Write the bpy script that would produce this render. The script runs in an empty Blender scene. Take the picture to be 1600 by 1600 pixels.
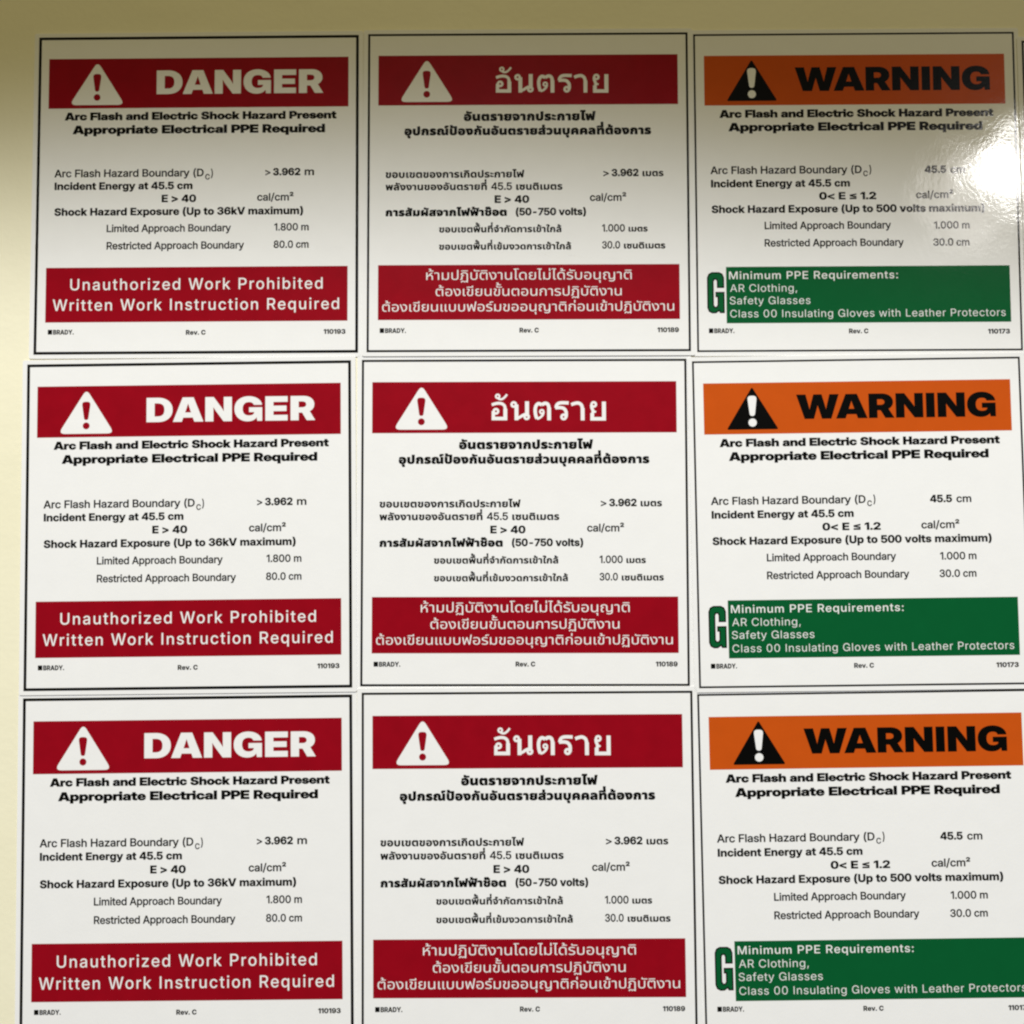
import bpy, math
from mathutils import Vector, Matrix
from mathutils.geometry import delaunay_2d_cdt

# ------------------------------------------------------------------ camera, light, exposure
SC = bpy.context.scene
COL = SC.collection
H0 = 1.5                                     # height of the picture's middle above the floor
def world_at(x, y, z=0.0):                   # wall plane (right, up, out of the wall) -> world
    return Vector((x, -z, H0 + y))
cam_d = bpy.data.cameras.new('camera')
cam = bpy.data.objects.new('camera', cam_d); COL.objects.link(cam)
SC.camera = cam
cam_d.sensor_width = 36.0
cam_d.lens = 36.0 * 1453.353 / 1600.0
cam_d.clip_start = 0.01; cam_d.clip_end = 50.0
WALL = Matrix.Translation((0, 0, H0)) @ Matrix.Rotation(math.pi / 2, 4, 'X')   # wall plane xy -> world xz
cam.matrix_world = WALL @ (Matrix.Translation((0, 0, 0.359741)) @ Matrix.Rotation(0.0067797, 4, 'Y') @ Matrix.Rotation(0.0457632, 4, 'X'))
SC.view_settings.view_transform = 'Standard'
SC.view_settings.look = 'None'
SC.view_settings.exposure = 0.0
SC.view_settings.gamma = 1.0
SC.cycles.filter_width = 2.25

w = bpy.data.worlds.new('World'); SC.world = w
w.use_nodes = True
bg = w.node_tree.nodes['Background']
bg.inputs[0].default_value = (1.0, 0.86, 0.50, 1)
bg.inputs[1].default_value = 0.025

def lamp(name, kind, pos, target, energy, color, **kw):
    d = bpy.data.lights.new(name, kind); d.energy = energy; d.color = color
    for k, v in kw.items(): setattr(d, k, v)
    o = bpy.data.objects.new(name, d); COL.objects.link(o)
    o.location = pos
    o.rotation_euler = (Vector(target) - Vector(pos)).to_track_quat('-Z', 'Y').to_euler()
    return o
# ceiling downlight: its reflector's cut-off runs across the top row of labels
lp = world_at(0.02, 2.6, 2.8)
cut, lean = math.radians(75.936), math.radians(-1.6)
axis = Vector((math.sin(lean) * math.sin(cut), math.cos(cut), -math.cos(lean) * math.sin(cut)))
spot = lamp('downlight', 'SPOT', lp, lp + axis, 785.0, (0.90, 0.935, 1.0), spot_size=math.radians(70), spot_blend=0.0427, shadow_soft_size=0.04)
# the dim yellowish light of the rest of the room, from an added wide fill lamp overhead, out of view
room = lamp('room_fill', 'AREA', world_at(-0.25, 1.9, 1.3), world_at(0.0, 0.0, 0), 18.3, (1.0, 0.875, 0.41), shape='RECTANGLE', size=1.2, size_y=0.6)
# square fixture whose mirror image glares in the right-hand top label, plus a wider dim disk lamp added to veil the print round it
cz = 0.359741
def mirrored(gx, gy, gz): return world_at(gx + gx * gz / cz, gy + gy * gz / cz, gz)
gl = lamp('fixture_lamp', 'AREA', mirrored(0.1940, 0.1517, 0.90), world_at(0.1940, 0.1517, 0), 0.6, (1.0, 0.99, 0.97), shape='SQUARE', size=0.088)
gl.rotation_euler.rotate_axis('Z', math.radians(45))
fp = lamp('glare_veil', 'AREA', mirrored(0.1800, 0.1420, 0.92), world_at(0.1800, 0.1420, 0), 0.20, (1.0, 0.95, 0.93), shape='DISK', size=0.145)
fp.rotation_euler.rotate_axis('Z', math.radians(45))

# ------------------------------------------------------------------ materials
def new_mat(name):
    m = bpy.data.materials.new(name); m.use_nodes = True
    nt = m.node_tree; return m, nt, nt.nodes['Principled BSDF']
def vinyl(name, rgb, var=0.03):
    """Printed vinyl under a clear laminate: colour, faint mottling, fine emboss in the laminate."""
    m, nt, p = new_mat(name)
    N = nt.nodes; Lk = nt.links
    geo = N.new('ShaderNodeNewGeometry')
    mot = N.new('ShaderNodeTexNoise'); mot.inputs['Scale'].default_value = 140; mot.inputs['Detail'].default_value = 5
    Lk.new(geo.outputs['Position'], mot.inputs['Vector'])
    mr = N.new('ShaderNodeMapRange'); mr.inputs['To Min'].default_value = 1 - var; mr.inputs['To Max'].default_value = 1 + var
    Lk.new(mot.outputs['Fac'], mr.inputs['Value'])
    mx = N.new('ShaderNodeVectorMath'); mx.operation = 'SCALE'; mx.inputs[0].default_value = rgb
    Lk.new(mr.outputs[0], mx.inputs['Scale']); Lk.new(mx.outputs[0], p.inputs['Base Color'])
    p.inputs['Roughness'].default_value = 0.30
    p.inputs['Specular IOR Level'].default_value = 0.08
    em = N.new('ShaderNodeTexNoise'); em.inputs['Scale'].default_value = 800; em.inputs['Detail'].default_value = 3
    Lk.new(geo.outputs['Position'], em.inputs['Vector'])
    b = N.new('ShaderNodeBump'); b.inputs['Strength'].default_value = 1.0; b.inputs['Distance'].default_value = 0.000022
    Lk.new(em.outputs['Fac'], b.inputs['Height'])
    wv_ = N.new('ShaderNodeTexNoise'); wv_.inputs['Scale'].default_value = 55; wv_.inputs['Detail'].default_value = 1.5
    Lk.new(geo.outputs['Position'], wv_.inputs['Vector'])
    b2 = N.new('ShaderNodeBump'); b2.inputs['Strength'].default_value = 1.0; b2.inputs['Distance'].default_value = 0.00013
    Lk.new(wv_.outputs['Fac'], b2.inputs['Height']); Lk.new(b2.outputs[0], b.inputs['Normal'])
    p.inputs['Coat Weight'].default_value = 1.0
    p.inputs['Coat Roughness'].default_value = 0.06
    Lk.new(b.outputs[0], p.inputs['Coat Normal']); Lk.new(b.outputs[0], p.inputs['Normal'])
    return m
M_WHITE = vinyl('white_vinyl', (0.81, 0.795, 0.77), 0.022)
M_BLACK = vinyl('black_ink', (0.002, 0.002, 0.002))
M_RED = vinyl('red_ink', (0.268, 0.002, 0.009), 0.14)
M_ORANGE = vinyl('orange_ink', (0.52, 0.078, 0.006), 0.06)
M_GREEN = vinyl('green_ink', (0.002, 0.090, 0.024), 0.06)
M_PAINT, nt, p = new_mat('cream_paint')
N = nt.nodes; Lk = nt.links
geo = N.new('ShaderNodeNewGeometry')
n1 = N.new('ShaderNodeTexNoise'); n1.inputs['Scale'].default_value = 9; n1.inputs['Detail'].default_value = 4
Lk.new(geo.outputs['Position'], n1.inputs['Vector'])
cr = N.new('ShaderNodeValToRGB')
cr.color_ramp.elements[0].position = 0.3; cr.color_ramp.elements[0].color = (0.78, 0.73, 0.525, 1)
cr.color_ramp.elements[1].position = 0.7; cr.color_ramp.elements[1].color = (0.82, 0.768, 0.575, 1)
Lk.new(n1.outputs['Fac'], cr.inputs[0]); Lk.new(cr.outputs[0], p.inputs['Base Color'])
p.inputs['Roughness'].default_value = 0.5
p.inputs['Specular IOR Level'].default_value = 0.3
n2 = N.new('ShaderNodeTexNoise'); n2.inputs['Scale'].default_value = 420; n2.inputs['Detail'].default_value = 3
Lk.new(geo.outputs['Position'], n2.inputs['Vector'])
b = N.new('ShaderNodeBump'); b.inputs['Strength'].default_value = 0.25; b.inputs['Distance'].default_value = 0.0003
Lk.new(n2.outputs['Fac'], b.inputs['Height']); Lk.new(b.outputs[0], p.inputs['Normal'])
n3 = N.new('ShaderNodeTexNoise'); n3.inputs['Scale'].default_value = 35; n3.inputs['Detail'].default_value = 2
Lk.new(geo.outputs['Position'], n3.inputs['Vector'])
b3 = N.new('ShaderNodeBump'); b3.inputs['Strength'].default_value = 0.6; b3.inputs['Distance'].default_value = 0.0006
Lk.new(n3.outputs['Fac'], b3.inputs['Height']); Lk.new(b3.outputs[0], b.inputs['Normal'])

# ------------------------------------------------------------------ the wall
def link_mesh(name, verts, faces, mat, parent=None):
    me = bpy.data.meshes.new(name); me.from_pydata(verts, [], faces); me.update()
    me.materials.append(mat)
    o = bpy.data.objects.new(name, me); COL.objects.link(o)
    if parent is not None: o.parent = parent
    return o
wv = [(x, y, z) for z in (H0 - 1.5, H0 + 1.5) for y in (0.0, 0.05) for x in (-2.0, 2.0)]
wf = [(0, 1, 5, 4), (2, 6, 7, 3), (0, 4, 6, 2), (1, 3, 7, 5), (4, 5, 7, 6), (0, 2, 3, 1)]
wall = link_mesh('wall', wv, wf, M_PAINT)
wall['kind'] = 'structure'

# ------------------------------------------------------------------ letter shapes
# outlines of the printed letters in 1/1000 em; "c" marks a curve's control point, "/" parts two loops
GLYPHS = {
 'black': {
  ' ': '269|',
  'A': '771|5,0 247,728 520,728 766,0 539,0 456,282 430,374c 380,557c 357,654 410,654 386,557c 338,374c 310,282 227,0/185,124 185,278 586,278 586,124',
  'D': '714|324,0 125,0 125,168 315,168 373,168c 449,209c 487,295c 487,363 487,432c 448,519c 370,560c 309,560 122,560 122,728 321,728 433,728c 600,638c 691,475c 691,363 691,252c 600,89c 436,0c/243,728 243,0 41,0 41,728',
  'E': '628|41,0 41,728 596,728 596,558 243,558 243,446 568,446 568,282 243,282 243,169 595,169 595,0',
  'F': '600|41,0 41,728 579,728 579,558 243,558 243,422 557,422 557,259 243,259 243,0',
  'G': '751|354,-11 262,-11c 112,80c 23,248c 23,363 23,484c 117,652c 278,739c 377,739 443,739c 558,702c 648,633c 703,537c 708,479 503,479 499,499c 480,531c 450,553c 410,564c 384,564 333,564c 263,517c 227,428c 227,364 227,299c 263,210c 335,164c 387,164 429,164c 487,189c 517,235c 517,266 598,266 598,220 598,164c 562,77c 497,19c 408,-11c/592,0 566,164 566,262 386,262 386,406 714,406 714,0',
  'H': '732|41,0 41,728 243,728 243,455 489,455 489,728 691,728 691,0 489,0 489,286 243,286 243,0',
  'I': '283|243,728 243,0 41,0 41,728',
  'N': '745|41,0 41,728 250,728 426,442 440,419c 476,353c 515,276c 533,238 510,194 508,233c 504,335c 501,431c 501,461 501,728 704,728 704,0 496,0 331,266 314,294c 271,370c 224,461c 199,511 234,520 238,469c 243,369c 244,289c 244,266 244,0',
  'P': '650|41,0 41,728 351,728 436,728c 562,665c 631,551c 631,473 631,395c 562,281c 435,219c 349,219 158,219 158,383 329,383 360,383c 406,405c 431,445c 431,473 431,501c 406,541c 360,562c 329,562 243,562 243,0',
  'R': '666|41,0 41,728 351,728 436,728c 562,666c 631,553c 631,475 631,399c 560,289c 430,230c 341,230 164,230 164,387 329,387 360,387c 406,408c 431,448c 431,475 431,503c 406,542c 360,564c 329,564 243,564 243,0/442,0 279,331 487,331 654,0',
  'S': '681|344,-11 244,-11c 104,47c 31,162c 31,245 222,245 223,215c 254,172c 308,150c 345,150 377,150c 424,166c 449,194c 449,213 449,230c 425,256c 373,276c 332,284 260,298 157,318c 45,425c 45,507 45,576c 121,680c 254,739c 342,739 432,739c 563,681c 634,573c 636,498 449,498 446,535c 391,578c 345,578 316,578c 273,563c 250,535c 250,517 250,500c 272,475c 319,457c 356,450 415,439 477,427c 566,389c 623,337c 650,268c 650,225 650,150c 578,44c 441,-11c',
  'W': '1047|198,0 5,728 226,728 284,445 295,392c 314,281c 333,170c 342,116 296,116 307,170c 327,281c 348,392c 360,445 425,728 622,728 687,445 699,392c 720,281c 740,170c 751,116 705,116 714,170c 732,281c 752,392c 763,445 821,728 1042,728 849,0 626,0 546,327 535,375c 513,502c 495,584 552,584 534,502c 513,375c 501,327 421,0',
  'a': '586|201,-9 149,-9c 69,24c 24,92c 24,144 24,188c 55,249c 109,288c 181,308c 223,311 269,314c 324,324c 348,342c 348,357 348,359 348,371c 334,388c 307,397c 289,397 270,397c 242,387c 225,366c 223,350 45,354 50,410c 109,490c 217,533c 296,533 355,533c 447,508c 510,461c 542,394c 542,351 542,0 353,0 353,73 351,73 334,43c 290,7c 234,-9c/264,113 285,113c 325,130c 350,162c 350,185 350,227 343,224c 326,219c 308,215c 285,210c 272,208 251,205c 223,190c 207,169c 207,156 207,142c 222,123c 248,113c',
  'c': '587|301,-11 217,-11c 93,57c 24,180c 24,261 24,342c 93,465c 217,533c 301,533 358,533c 452,501c 522,442c 562,361c 564,311 379,305 377,324c 366,352c 346,372c 321,383c 305,383 279,383c 242,354c 222,300c 222,261 222,223c 242,168c 279,139c 305,139 321,139c 346,150c 366,170c 377,200c 379,218 564,213 563,163c 524,81c 455,21c 359,-11c',
  'd': '630|245,-11 180,-11c 80,55c 24,177c 24,262 24,345c 82,467c 181,533c 243,533 278,533c 333,514c 374,476c 389,449 390,449 390,728 586,728 586,0 392,0 392,82 391,82 379,53c 338,11c 280,-11c/306,142 333,142c 374,171c 397,225c 397,262 397,299c 374,352c 333,381c 306,381 280,381c 242,352c 223,299c 223,262 223,225c 242,171c 280,142c',
  'e': '588|300,-11 218,-11c 93,57c 24,180c 24,261 24,341c 93,464c 215,533c 296,533 356,533c 455,494c 527,423c 566,325c 566,265 566,215 82,215 82,324 476,324 386,304 386,332c 366,373c 328,394c 300,394 273,394c 235,373c 214,332c 214,304 214,219 214,189c 236,147c 278,125c 307,125 327,125c 361,136c 384,156c 390,170 563,164 552,112c 479,33c 368,-11c',
  'h': '625|239,281 239,0 44,0 44,728 238,728 238,381 214,381 237,447c 326,533c 404,533 462,533c 541,483c 581,392c 581,330 581,0 386,0 386,287 386,326c 348,369c 313,369 289,369c 257,349c 239,310c',
  'i': '283|44,0 44,522 239,522 239,0/141,561 96,561c 39,614c 39,654 39,695c 96,747c 141,747 185,747c 243,695c 243,654 243,614c 185,561c',
  'k': '591|219,120 219,351 242,351 373,522 594,522 375,247 320,247/44,0 44,728 239,728 239,0/378,0 254,204 381,341 600,0',
  'l': '283|239,728 239,0 44,0 44,728',
  'n': '625|239,281 239,0 44,0 44,522 235,522 236,381 214,381 237,447c 326,533c 404,533 462,533c 541,483c 581,392c 581,330 581,0 386,0 386,287 386,326c 348,369c 313,369 289,369c 257,349c 239,310c',
  'o': '611|306,-11 221,-11c 94,56c 24,178c 24,261 24,344c 94,466c 221,533c 306,533 391,533c 517,466c 587,344c 587,261 587,178c 517,56c 391,-11c/306,140 330,140c 367,167c 389,222c 389,261 389,301c 367,354c 330,382c 306,382 282,382c 244,354c 222,301c 222,261 222,222c 244,167c 282,140c',
  'p': '630|44,-204 44,522 237,522 237,451 240,451 254,477c 296,514c 352,533c 386,533 449,533c 548,467c 605,345c 605,262 605,177c 549,55c 450,-11c 384,-11 349,-11c 294,11c 253,51c 241,79 239,79 239,-204/323,142 350,142c 387,171c 407,225c 407,262 407,299c 387,352c 350,381c 323,381 297,381c 256,352c 233,299c 233,262 233,225c 256,171c 297,142c',
  'q': '630|586,-204 390,-204 390,79 388,79 377,51c 336,11c 280,-11c 245,-11 180,-11c 80,55c 24,177c 24,262 24,345c 82,467c 181,533c 243,533 278,533c 334,514c 375,477c 389,451 392,451 392,522 586,522/306,142 333,142c 374,171c 397,225c 397,262 397,299c 374,352c 333,381c 306,381 280,381c 242,352c 223,299c 223,262 223,225c 242,171c 280,142c',
  'r': '420|44,0 44,522 233,522 233,426 235,426 250,480c 310,524c 362,524 375,524c 399,523c 411,522 411,363 399,365c 357,366c 339,366 309,366c 264,339c 239,289c 239,255 239,0',
  's': '565|287,-12 211,-12c 95,32c 26,113c 19,167 209,173 214,148c 253,118c 287,118 315,118c 347,136c 347,152 347,165c 319,182c 289,187 192,203 113,216c 31,295c 31,358 31,412c 90,490c 201,532c 278,532 355,532c 466,489c 528,410c 531,356 355,350 353,373c 313,403c 285,403 257,403c 226,384c 226,369 226,357c 250,339c 275,334 385,316 467,302c 546,233c 546,174 546,119c 481,35c 364,-12c',
  't': '414|392,522 392,375 10,375 10,522/93,661 288,661 288,186 288,164c 306,147c 331,147 344,147c 383,148c 390,148 395,2 377,0c 317,-2c 285,-2 186,-2c 93,74c 93,155',
  'u': '625|221,-11 164,-11c 85,39c 44,131c 44,192 44,522 239,522 239,235 239,196c 278,153c 312,153 336,153c 369,173c 386,212c 386,242 386,522 581,522 581,0 390,0 390,142 411,142 388,75c 299,-11c',
  'z': '567|50,0 50,121 284,372 284,374 51,374 51,522 512,522 512,392 287,149 287,148 517,148 517,0',
 },
 'bold': {
  ' ': '269|',
  '(': '391|73,294 73,377c 104,553c 159,712c 195,770 350,770 318,697c 269,534c 243,370c 243,294 243,228c 266,97c 313,-49c 350,-139 195,-139 135,-40c 73,181c',
  ')': '391|40,-139 78,-49c 125,98c 148,228c 148,294 148,370c 121,534c 73,697c 40,770 196,770 232,712c 287,553c 318,377c 318,294 318,180c 256,-40c 196,-139',
  '-': '645|490,356 490,226 155,226 155,356',
  '.': '269|135,-10 96,-10c 44,42c 44,81 44,119c 96,171c 135,171 173,171c 226,119c 226,81 226,42c 173,-10c',
  '0': '645|323,-10 227,-10c 98,79c 33,246c 33,363 33,481c 99,648c 227,738c 323,738 418,738c 547,648c 612,481c 612,363 612,246c 547,79c 419,-10c/323,128 365,128c 419,180c 445,285c 445,363 445,442c 419,547c 365,600c 323,600 281,600c 227,547c 200,442c 200,363 200,285c 227,180c 281,128c',
  '1': '427|372,728 372,0 204,0 204,577 200,577 36,467 36,616 203,728',
  '2': '629|49,0 49,123 315,354 344,380c 389,426c 414,475c 414,504 414,535c 387,579c 340,604c 309,604 277,604c 229,577c 202,526c 202,490 41,490 41,566c 108,677c 229,738c 310,738 390,738c 510,683c 577,583c 577,516 577,471c 542,389c 461,297c 392,237 285,141 285,137 584,137 584,0',
  '3': '646|323,-10 236,-10c 109,51c 39,156c 39,223 208,223 208,193c 237,150c 289,126c 323,126 356,126c 406,149c 434,191c 434,218 434,245c 404,286c 347,309c 309,309 240,309 240,431 309,431 343,431c 394,453c 422,492c 422,518 422,545c 397,584c 353,606c 324,606 293,606c 244,584c 216,543c 216,515 53,515 54,580c 122,681c 244,738c 324,738 401,738c 519,684c 585,591c 585,532 585,470c 506,389c 443,379 443,375 498,369c 572,322c 610,250c 610,206 610,143c 537,45c 407,-10c',
  '4': '682|40,132 40,264 343,728 458,728 458,553 392,553 207,269 207,265 645,265 645,132/394,0 394,172 396,231 396,728 557,728 557,0',
  '5': '625|310,-10 230,-10c 108,47c 37,150c 35,217 199,217 200,189c 230,145c 280,121c 310,121 344,121c 396,151c 425,206c 425,241 425,278c 395,333c 344,363c 310,363 274,363c 215,332c 202,306 49,324 78,728 546,728 546,590 222,590 207,424 210,424 231,453c 308,487c 356,487 404,487c 489,451c 553,386c 589,298c 589,246 589,171c 519,56c 393,-10c',
  '6': '650|335,-10 273,-10c 164,31c 82,119c 36,255c 36,350 36,440c 78,583c 157,685c 269,738c 339,738 415,738c 530,680c 600,582c 606,520 441,520 433,557c 378,598c 338,598 292,598c 231,545c 201,449c 201,384 204,384 220,415c 274,458c 344,481c 383,481 451,481c 555,420c 614,313c 614,244 614,169c 543,54c 418,-10c/334,122 367,122c 420,153c 450,207c 450,241 450,275c 420,328c 368,359c 335,359 310,359c 268,341c 237,309c 219,266c 219,241 219,207c 249,153c 301,122c',
  '7': '579|79,0 374,585 374,588 29,588 29,728 550,728 550,588 254,0',
  '8': '651|325,-10 240,-10c 110,43c 36,136c 36,196 36,243c 79,319c 156,369c 205,376 205,379 140,390c 61,479c 61,541 61,598c 129,687c 248,738c 325,738 402,738c 521,688c 589,599c 589,541 589,479c 510,391c 446,379 446,376 494,369c 571,319c 615,243c 615,196 615,136c 541,43c 410,-10c/325,111 358,111c 409,136c 438,181c 438,210 438,239c 409,284c 358,310c 325,310 293,310c 242,285c 213,239c 213,210 213,181c 241,136c 292,111c/325,433 354,433c 398,455c 423,497c 423,523 423,550c 398,590c 354,612c 325,612 296,612c 252,590c 227,550c 227,523 227,497c 252,456c 296,433c',
  '9': '650|311,-11 236,-11c 120,47c 51,147c 44,207 209,207 217,171c 272,129c 312,129 358,129c 419,182c 450,279c 450,344 446,344 430,313c 376,270c 307,247c 267,247 200,247c 95,308c 36,415c 36,484 36,559c 107,674c 233,739c 315,739 378,739c 487,697c 568,609c 614,473c 614,378 614,287c 572,144c 493,42c 381,-11c/315,369 340,369c 383,387c 414,419c 431,462c 431,488 431,521c 401,574c 349,606c 316,606 283,606c 231,575c 200,521c 200,487 200,453c 230,400c 282,369c',
  ':': '269|135,-10 96,-10c 44,42c 44,81 44,119c 96,171c 135,171 173,171c 226,119c 226,81 226,42c 173,-10c/135,332 96,332c 44,385c 44,423 44,461c 96,514c 135,514 173,514c 226,461c 226,423 226,385c 173,332c',
  '<': '645|67,222 67,363 578,581 578,423 238,294 243,302 243,283 238,291 578,161 578,5',
  '>': '645|578,222 67,5 67,161 408,291 403,283 403,302 408,294 67,423 67,581 578,363',
  'A': '757|16,0 262,728 489,728 740,0 549,0 447,322 423,401c 378,573c 354,669 395,669 372,572c 328,400c 305,322 205,0/182,151 182,283 574,283 574,151',
  'B': '659|54,0 54,728 355,728 436,728c 546,681c 602,598c 602,543 602,501c 568,436c 507,393c 467,384 467,379 511,377c 585,333c 629,256c 629,204 629,145c 571,53c 458,0c 377,0/224,136 341,136 397,136c 453,181c 453,221 453,249c 426,290c 378,313c 344,313 224,313/224,428 331,428 360,428c 404,448c 429,486c 429,511 429,549c 377,593c 333,593 224,593',
  'C': '738|381,-10 283,-10c 126,77c 36,245c 36,363 36,483c 127,650c 284,738c 381,738 446,738c 557,701c 643,632c 696,532c 704,469 531,469 527,497c 502,541c 464,572c 415,588c 385,588 330,588c 252,535c 210,434c 210,363 210,291c 252,191c 330,140c 384,140 414,140c 463,156c 501,187c 527,231c 532,258 705,258 698,205c 649,108c 566,33c 452,-10c',
  'D': '717|321,0 128,0 128,145 314,145 378,145c 466,190c 509,287c 509,364 509,441c 465,537c 377,582c 312,582 125,582 125,728 322,728 432,728c 593,640c 681,477c 681,364 681,251c 594,88c 433,0c/225,728 225,0 54,0 54,728',
  'E': '613|54,0 54,728 570,728 570,586 225,586 225,436 543,436 543,298 225,298 225,142 570,142 570,0',
  'H': '739|54,0 54,728 225,728 225,442 514,442 514,728 685,728 685,0 514,0 514,300 225,300 225,0',
  'I': '280|225,728 225,0 54,0 54,728',
  'M': '931|54,0 54,728 316,728 411,438 419,413c 440,332c 461,240c 479,156c 484,126 448,126 454,155c 471,240c 492,331c 512,413c 520,438 614,728 876,728 876,0 706,0 706,317 706,341c 708,416c 710,504c 712,593c 712,632 726,632 716,590c 693,499c 670,413c 649,341c 642,317 536,0 395,0 288,317 280,341c 259,413c 235,499c 212,589c 201,632 218,632 218,593c 220,505c 222,417c 224,342c 224,317 224,0',
  'P': '647|54,0 54,728 351,728 434,728c 554,665c 618,553c 618,479 618,404c 553,293c 431,231c 347,231 158,231 158,369 323,369 363,369c 417,396c 445,446c 445,479 445,512c 417,561c 362,588c 323,588 225,588 225,0',
  'R': '660|54,0 54,728 352,728 434,728c 554,668c 619,559c 619,485 619,411c 553,305c 430,248c 345,248 157,248 157,384 324,384 363,384c 417,407c 445,452c 445,485 445,518c 417,564c 363,588c 324,588 225,588 225,0/457,0 285,331 466,331 642,0',
  'S': '662|337,-10 244,-10c 109,46c 36,157c 35,239 199,239 201,204c 235,155c 295,130c 336,130 372,130c 426,150c 455,186c 455,210 455,231c 429,262c 376,284c 334,293 258,311 160,332c 52,432c 52,513 52,580c 125,682c 252,738c 336,738 421,738c 545,681c 614,578c 615,508 452,508 449,550c 388,597c 336,597 302,597c 253,578c 227,545c 227,523 227,501c 253,471c 304,450c 339,442 402,428 457,416c 541,379c 598,326c 627,257c 627,214 627,144c 558,43c 428,-10c',
  'U': '720|360,-10 268,-10c 130,56c 54,177c 54,257 54,728 223,728 223,271 223,233c 258,172c 319,138c 360,138 401,138c 462,172c 496,232c 496,271 496,728 666,728 666,257 666,177c 590,56c 452,-10c',
  'V': '753|267,0 16,728 207,728 309,406 333,328c 379,157c 402,63 361,63 384,158c 427,328c 450,406 549,728 737,728 493,0',
  'Y': '736|286,0 286,264 16,728 215,728 331,508 347,477c 374,415c 388,376 357,376 370,415c 396,477c 411,508 522,728 720,728 455,264 455,0',
  'a': '580|208,-10 156,-10c 75,26c 29,96c 29,149 29,194c 61,255c 117,293c 190,313c 231,317 278,321c 334,330c 360,348c 360,364 360,367 360,385c 342,411c 309,425c 285,425 262,425c 225,410c 203,385c 199,367 46,381 55,430c 116,504c 218,544c 288,544 340,544c 428,520c 492,474c 527,407c 527,363 527,0 367,0 367,75 364,75 349,47c 305,10c 246,-10c/258,101 288,101c 334,124c 361,165c 361,192 361,243 354,239c 333,233c 307,227c 280,222c 267,220 243,217c 207,201c 188,175c 188,157 188,139c 206,114c 238,101c',
  'c': '586|303,-11 220,-11c 98,59c 32,184c 32,267 32,349c 98,475c 220,544c 303,544 356,544c 443,516c 509,463c 549,390c 554,345 398,327 394,348c 379,380c 356,403c 325,415c 306,415 273,415c 227,379c 202,313c 202,267 202,222c 227,155c 273,119c 306,119 325,119c 356,131c 379,154c 395,188c 398,209 555,192 550,146c 510,71c 444,18c 356,-11c',
  'd': '628|253,-9 190,-9c 90,55c 32,179c 32,268 32,358c 92,481c 191,544c 251,544 292,544c 351,518c 392,476c 404,450 407,450 407,728 574,728 574,0 409,0 409,85 405,85 393,59c 352,16c 292,-9c/306,123 339,123c 386,159c 412,224c 412,268 412,312c 386,377c 339,412c 306,412 273,412c 227,377c 203,312c 203,268 203,224c 227,159c 274,123c',
  'e': '590|304,-11 221,-11c 98,57c 32,182c 32,266 32,349c 99,474c 218,544c 298,544 355,544c 451,507c 522,437c 560,335c 560,270 560,227 91,227 91,326 481,326 403,303 403,340c 379,393c 334,422c 300,422 267,422c 221,393c 196,341c 196,305 196,234 196,194c 224,139c 274,111c 308,111 331,111c 370,124c 397,149c 404,167 553,151 541,102c 473,30c 369,-11c',
  'g': '629|305,-214 231,-214c 126,-176c 63,-107c 53,-62 204,-42 209,-57c 234,-82c 276,-97c 305,-97 355,-97c 410,-47c 410,3 410,94 401,94 390,68c 350,28c 291,6c 253,6 190,6c 90,66c 32,183c 32,270 32,359c 92,481c 192,544c 252,544 292,544c 352,518c 394,475c 406,449 410,449 410,536 575,536 575,17 575,-61c 507,-164c 386,-214c/306,132 339,132c 386,165c 412,228c 412,271 412,315c 386,378c 339,413c 306,413 274,413c 227,378c 203,314c 203,271 203,228c 227,165c 274,132c',
  'h': '623|221,302 221,0 54,0 54,728 219,728 219,398 202,398 224,465c 311,544c 384,544 441,544c 524,494c 569,402c 569,340 569,0 402,0 402,307 402,353c 355,405c 313,405 286,405c 244,381c 221,335c',
  'i': '275|54,0 54,536 221,536 221,0/137,596 100,596c 48,644c 48,678 48,713c 100,761c 137,761 174,761c 226,713c 226,678 226,644c 174,596c',
  'k': '583|204,143 204,342 227,342 385,536 577,536 348,261 305,261/54,0 54,728 221,728 221,0/392,0 245,224 355,342 585,0',
  'l': '275|221,728 221,0 54,0 54,728',
  'm': '917|54,0 54,536 210,536 216,402 206,402 218,452c 268,515c 335,545c 372,545 431,545c 508,472c 524,394 506,394 518,446c 573,513c 648,545c 689,545 740,545c 819,500c 863,418c 863,360 863,0 696,0 696,323 696,364c 652,408c 618,408 594,408c 558,386c 539,347c 539,320 539,0 378,0 378,325 378,363c 336,408c 301,408 278,408c 242,386c 221,346c 221,317 221,0',
  'n': '623|221,302 221,0 54,0 54,536 214,536 216,398 202,398 224,465c 311,544c 384,544 441,544c 524,494c 569,402c 569,340 569,0 402,0 402,307 402,353c 355,405c 313,405 286,405c 244,381c 221,335c',
  'o': '610|305,-11 221,-11c 99,59c 32,183c 32,267 32,350c 99,475c 221,544c 305,544 389,544c 511,475c 577,350c 577,267 577,183c 511,59c 389,-11c/305,119 337,119c 383,156c 407,222c 407,267 407,312c 383,378c 337,414c 305,414 273,414c 227,378c 202,312c 202,267 202,222c 227,156c 273,119c',
  'p': '628|54,-204 54,536 219,536 219,451 224,451 236,476c 276,518c 336,544c 376,544 437,544c 536,481c 595,358c 595,268 595,179c 538,55c 438,-9c 375,-9 336,-9c 277,16c 236,59c 224,85 221,85 221,-204/322,123 355,123c 400,159c 424,224c 424,268 424,312c 400,377c 355,412c 322,412 289,412c 242,377c 216,312c 216,268 216,224c 242,159c 289,123c',
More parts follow.
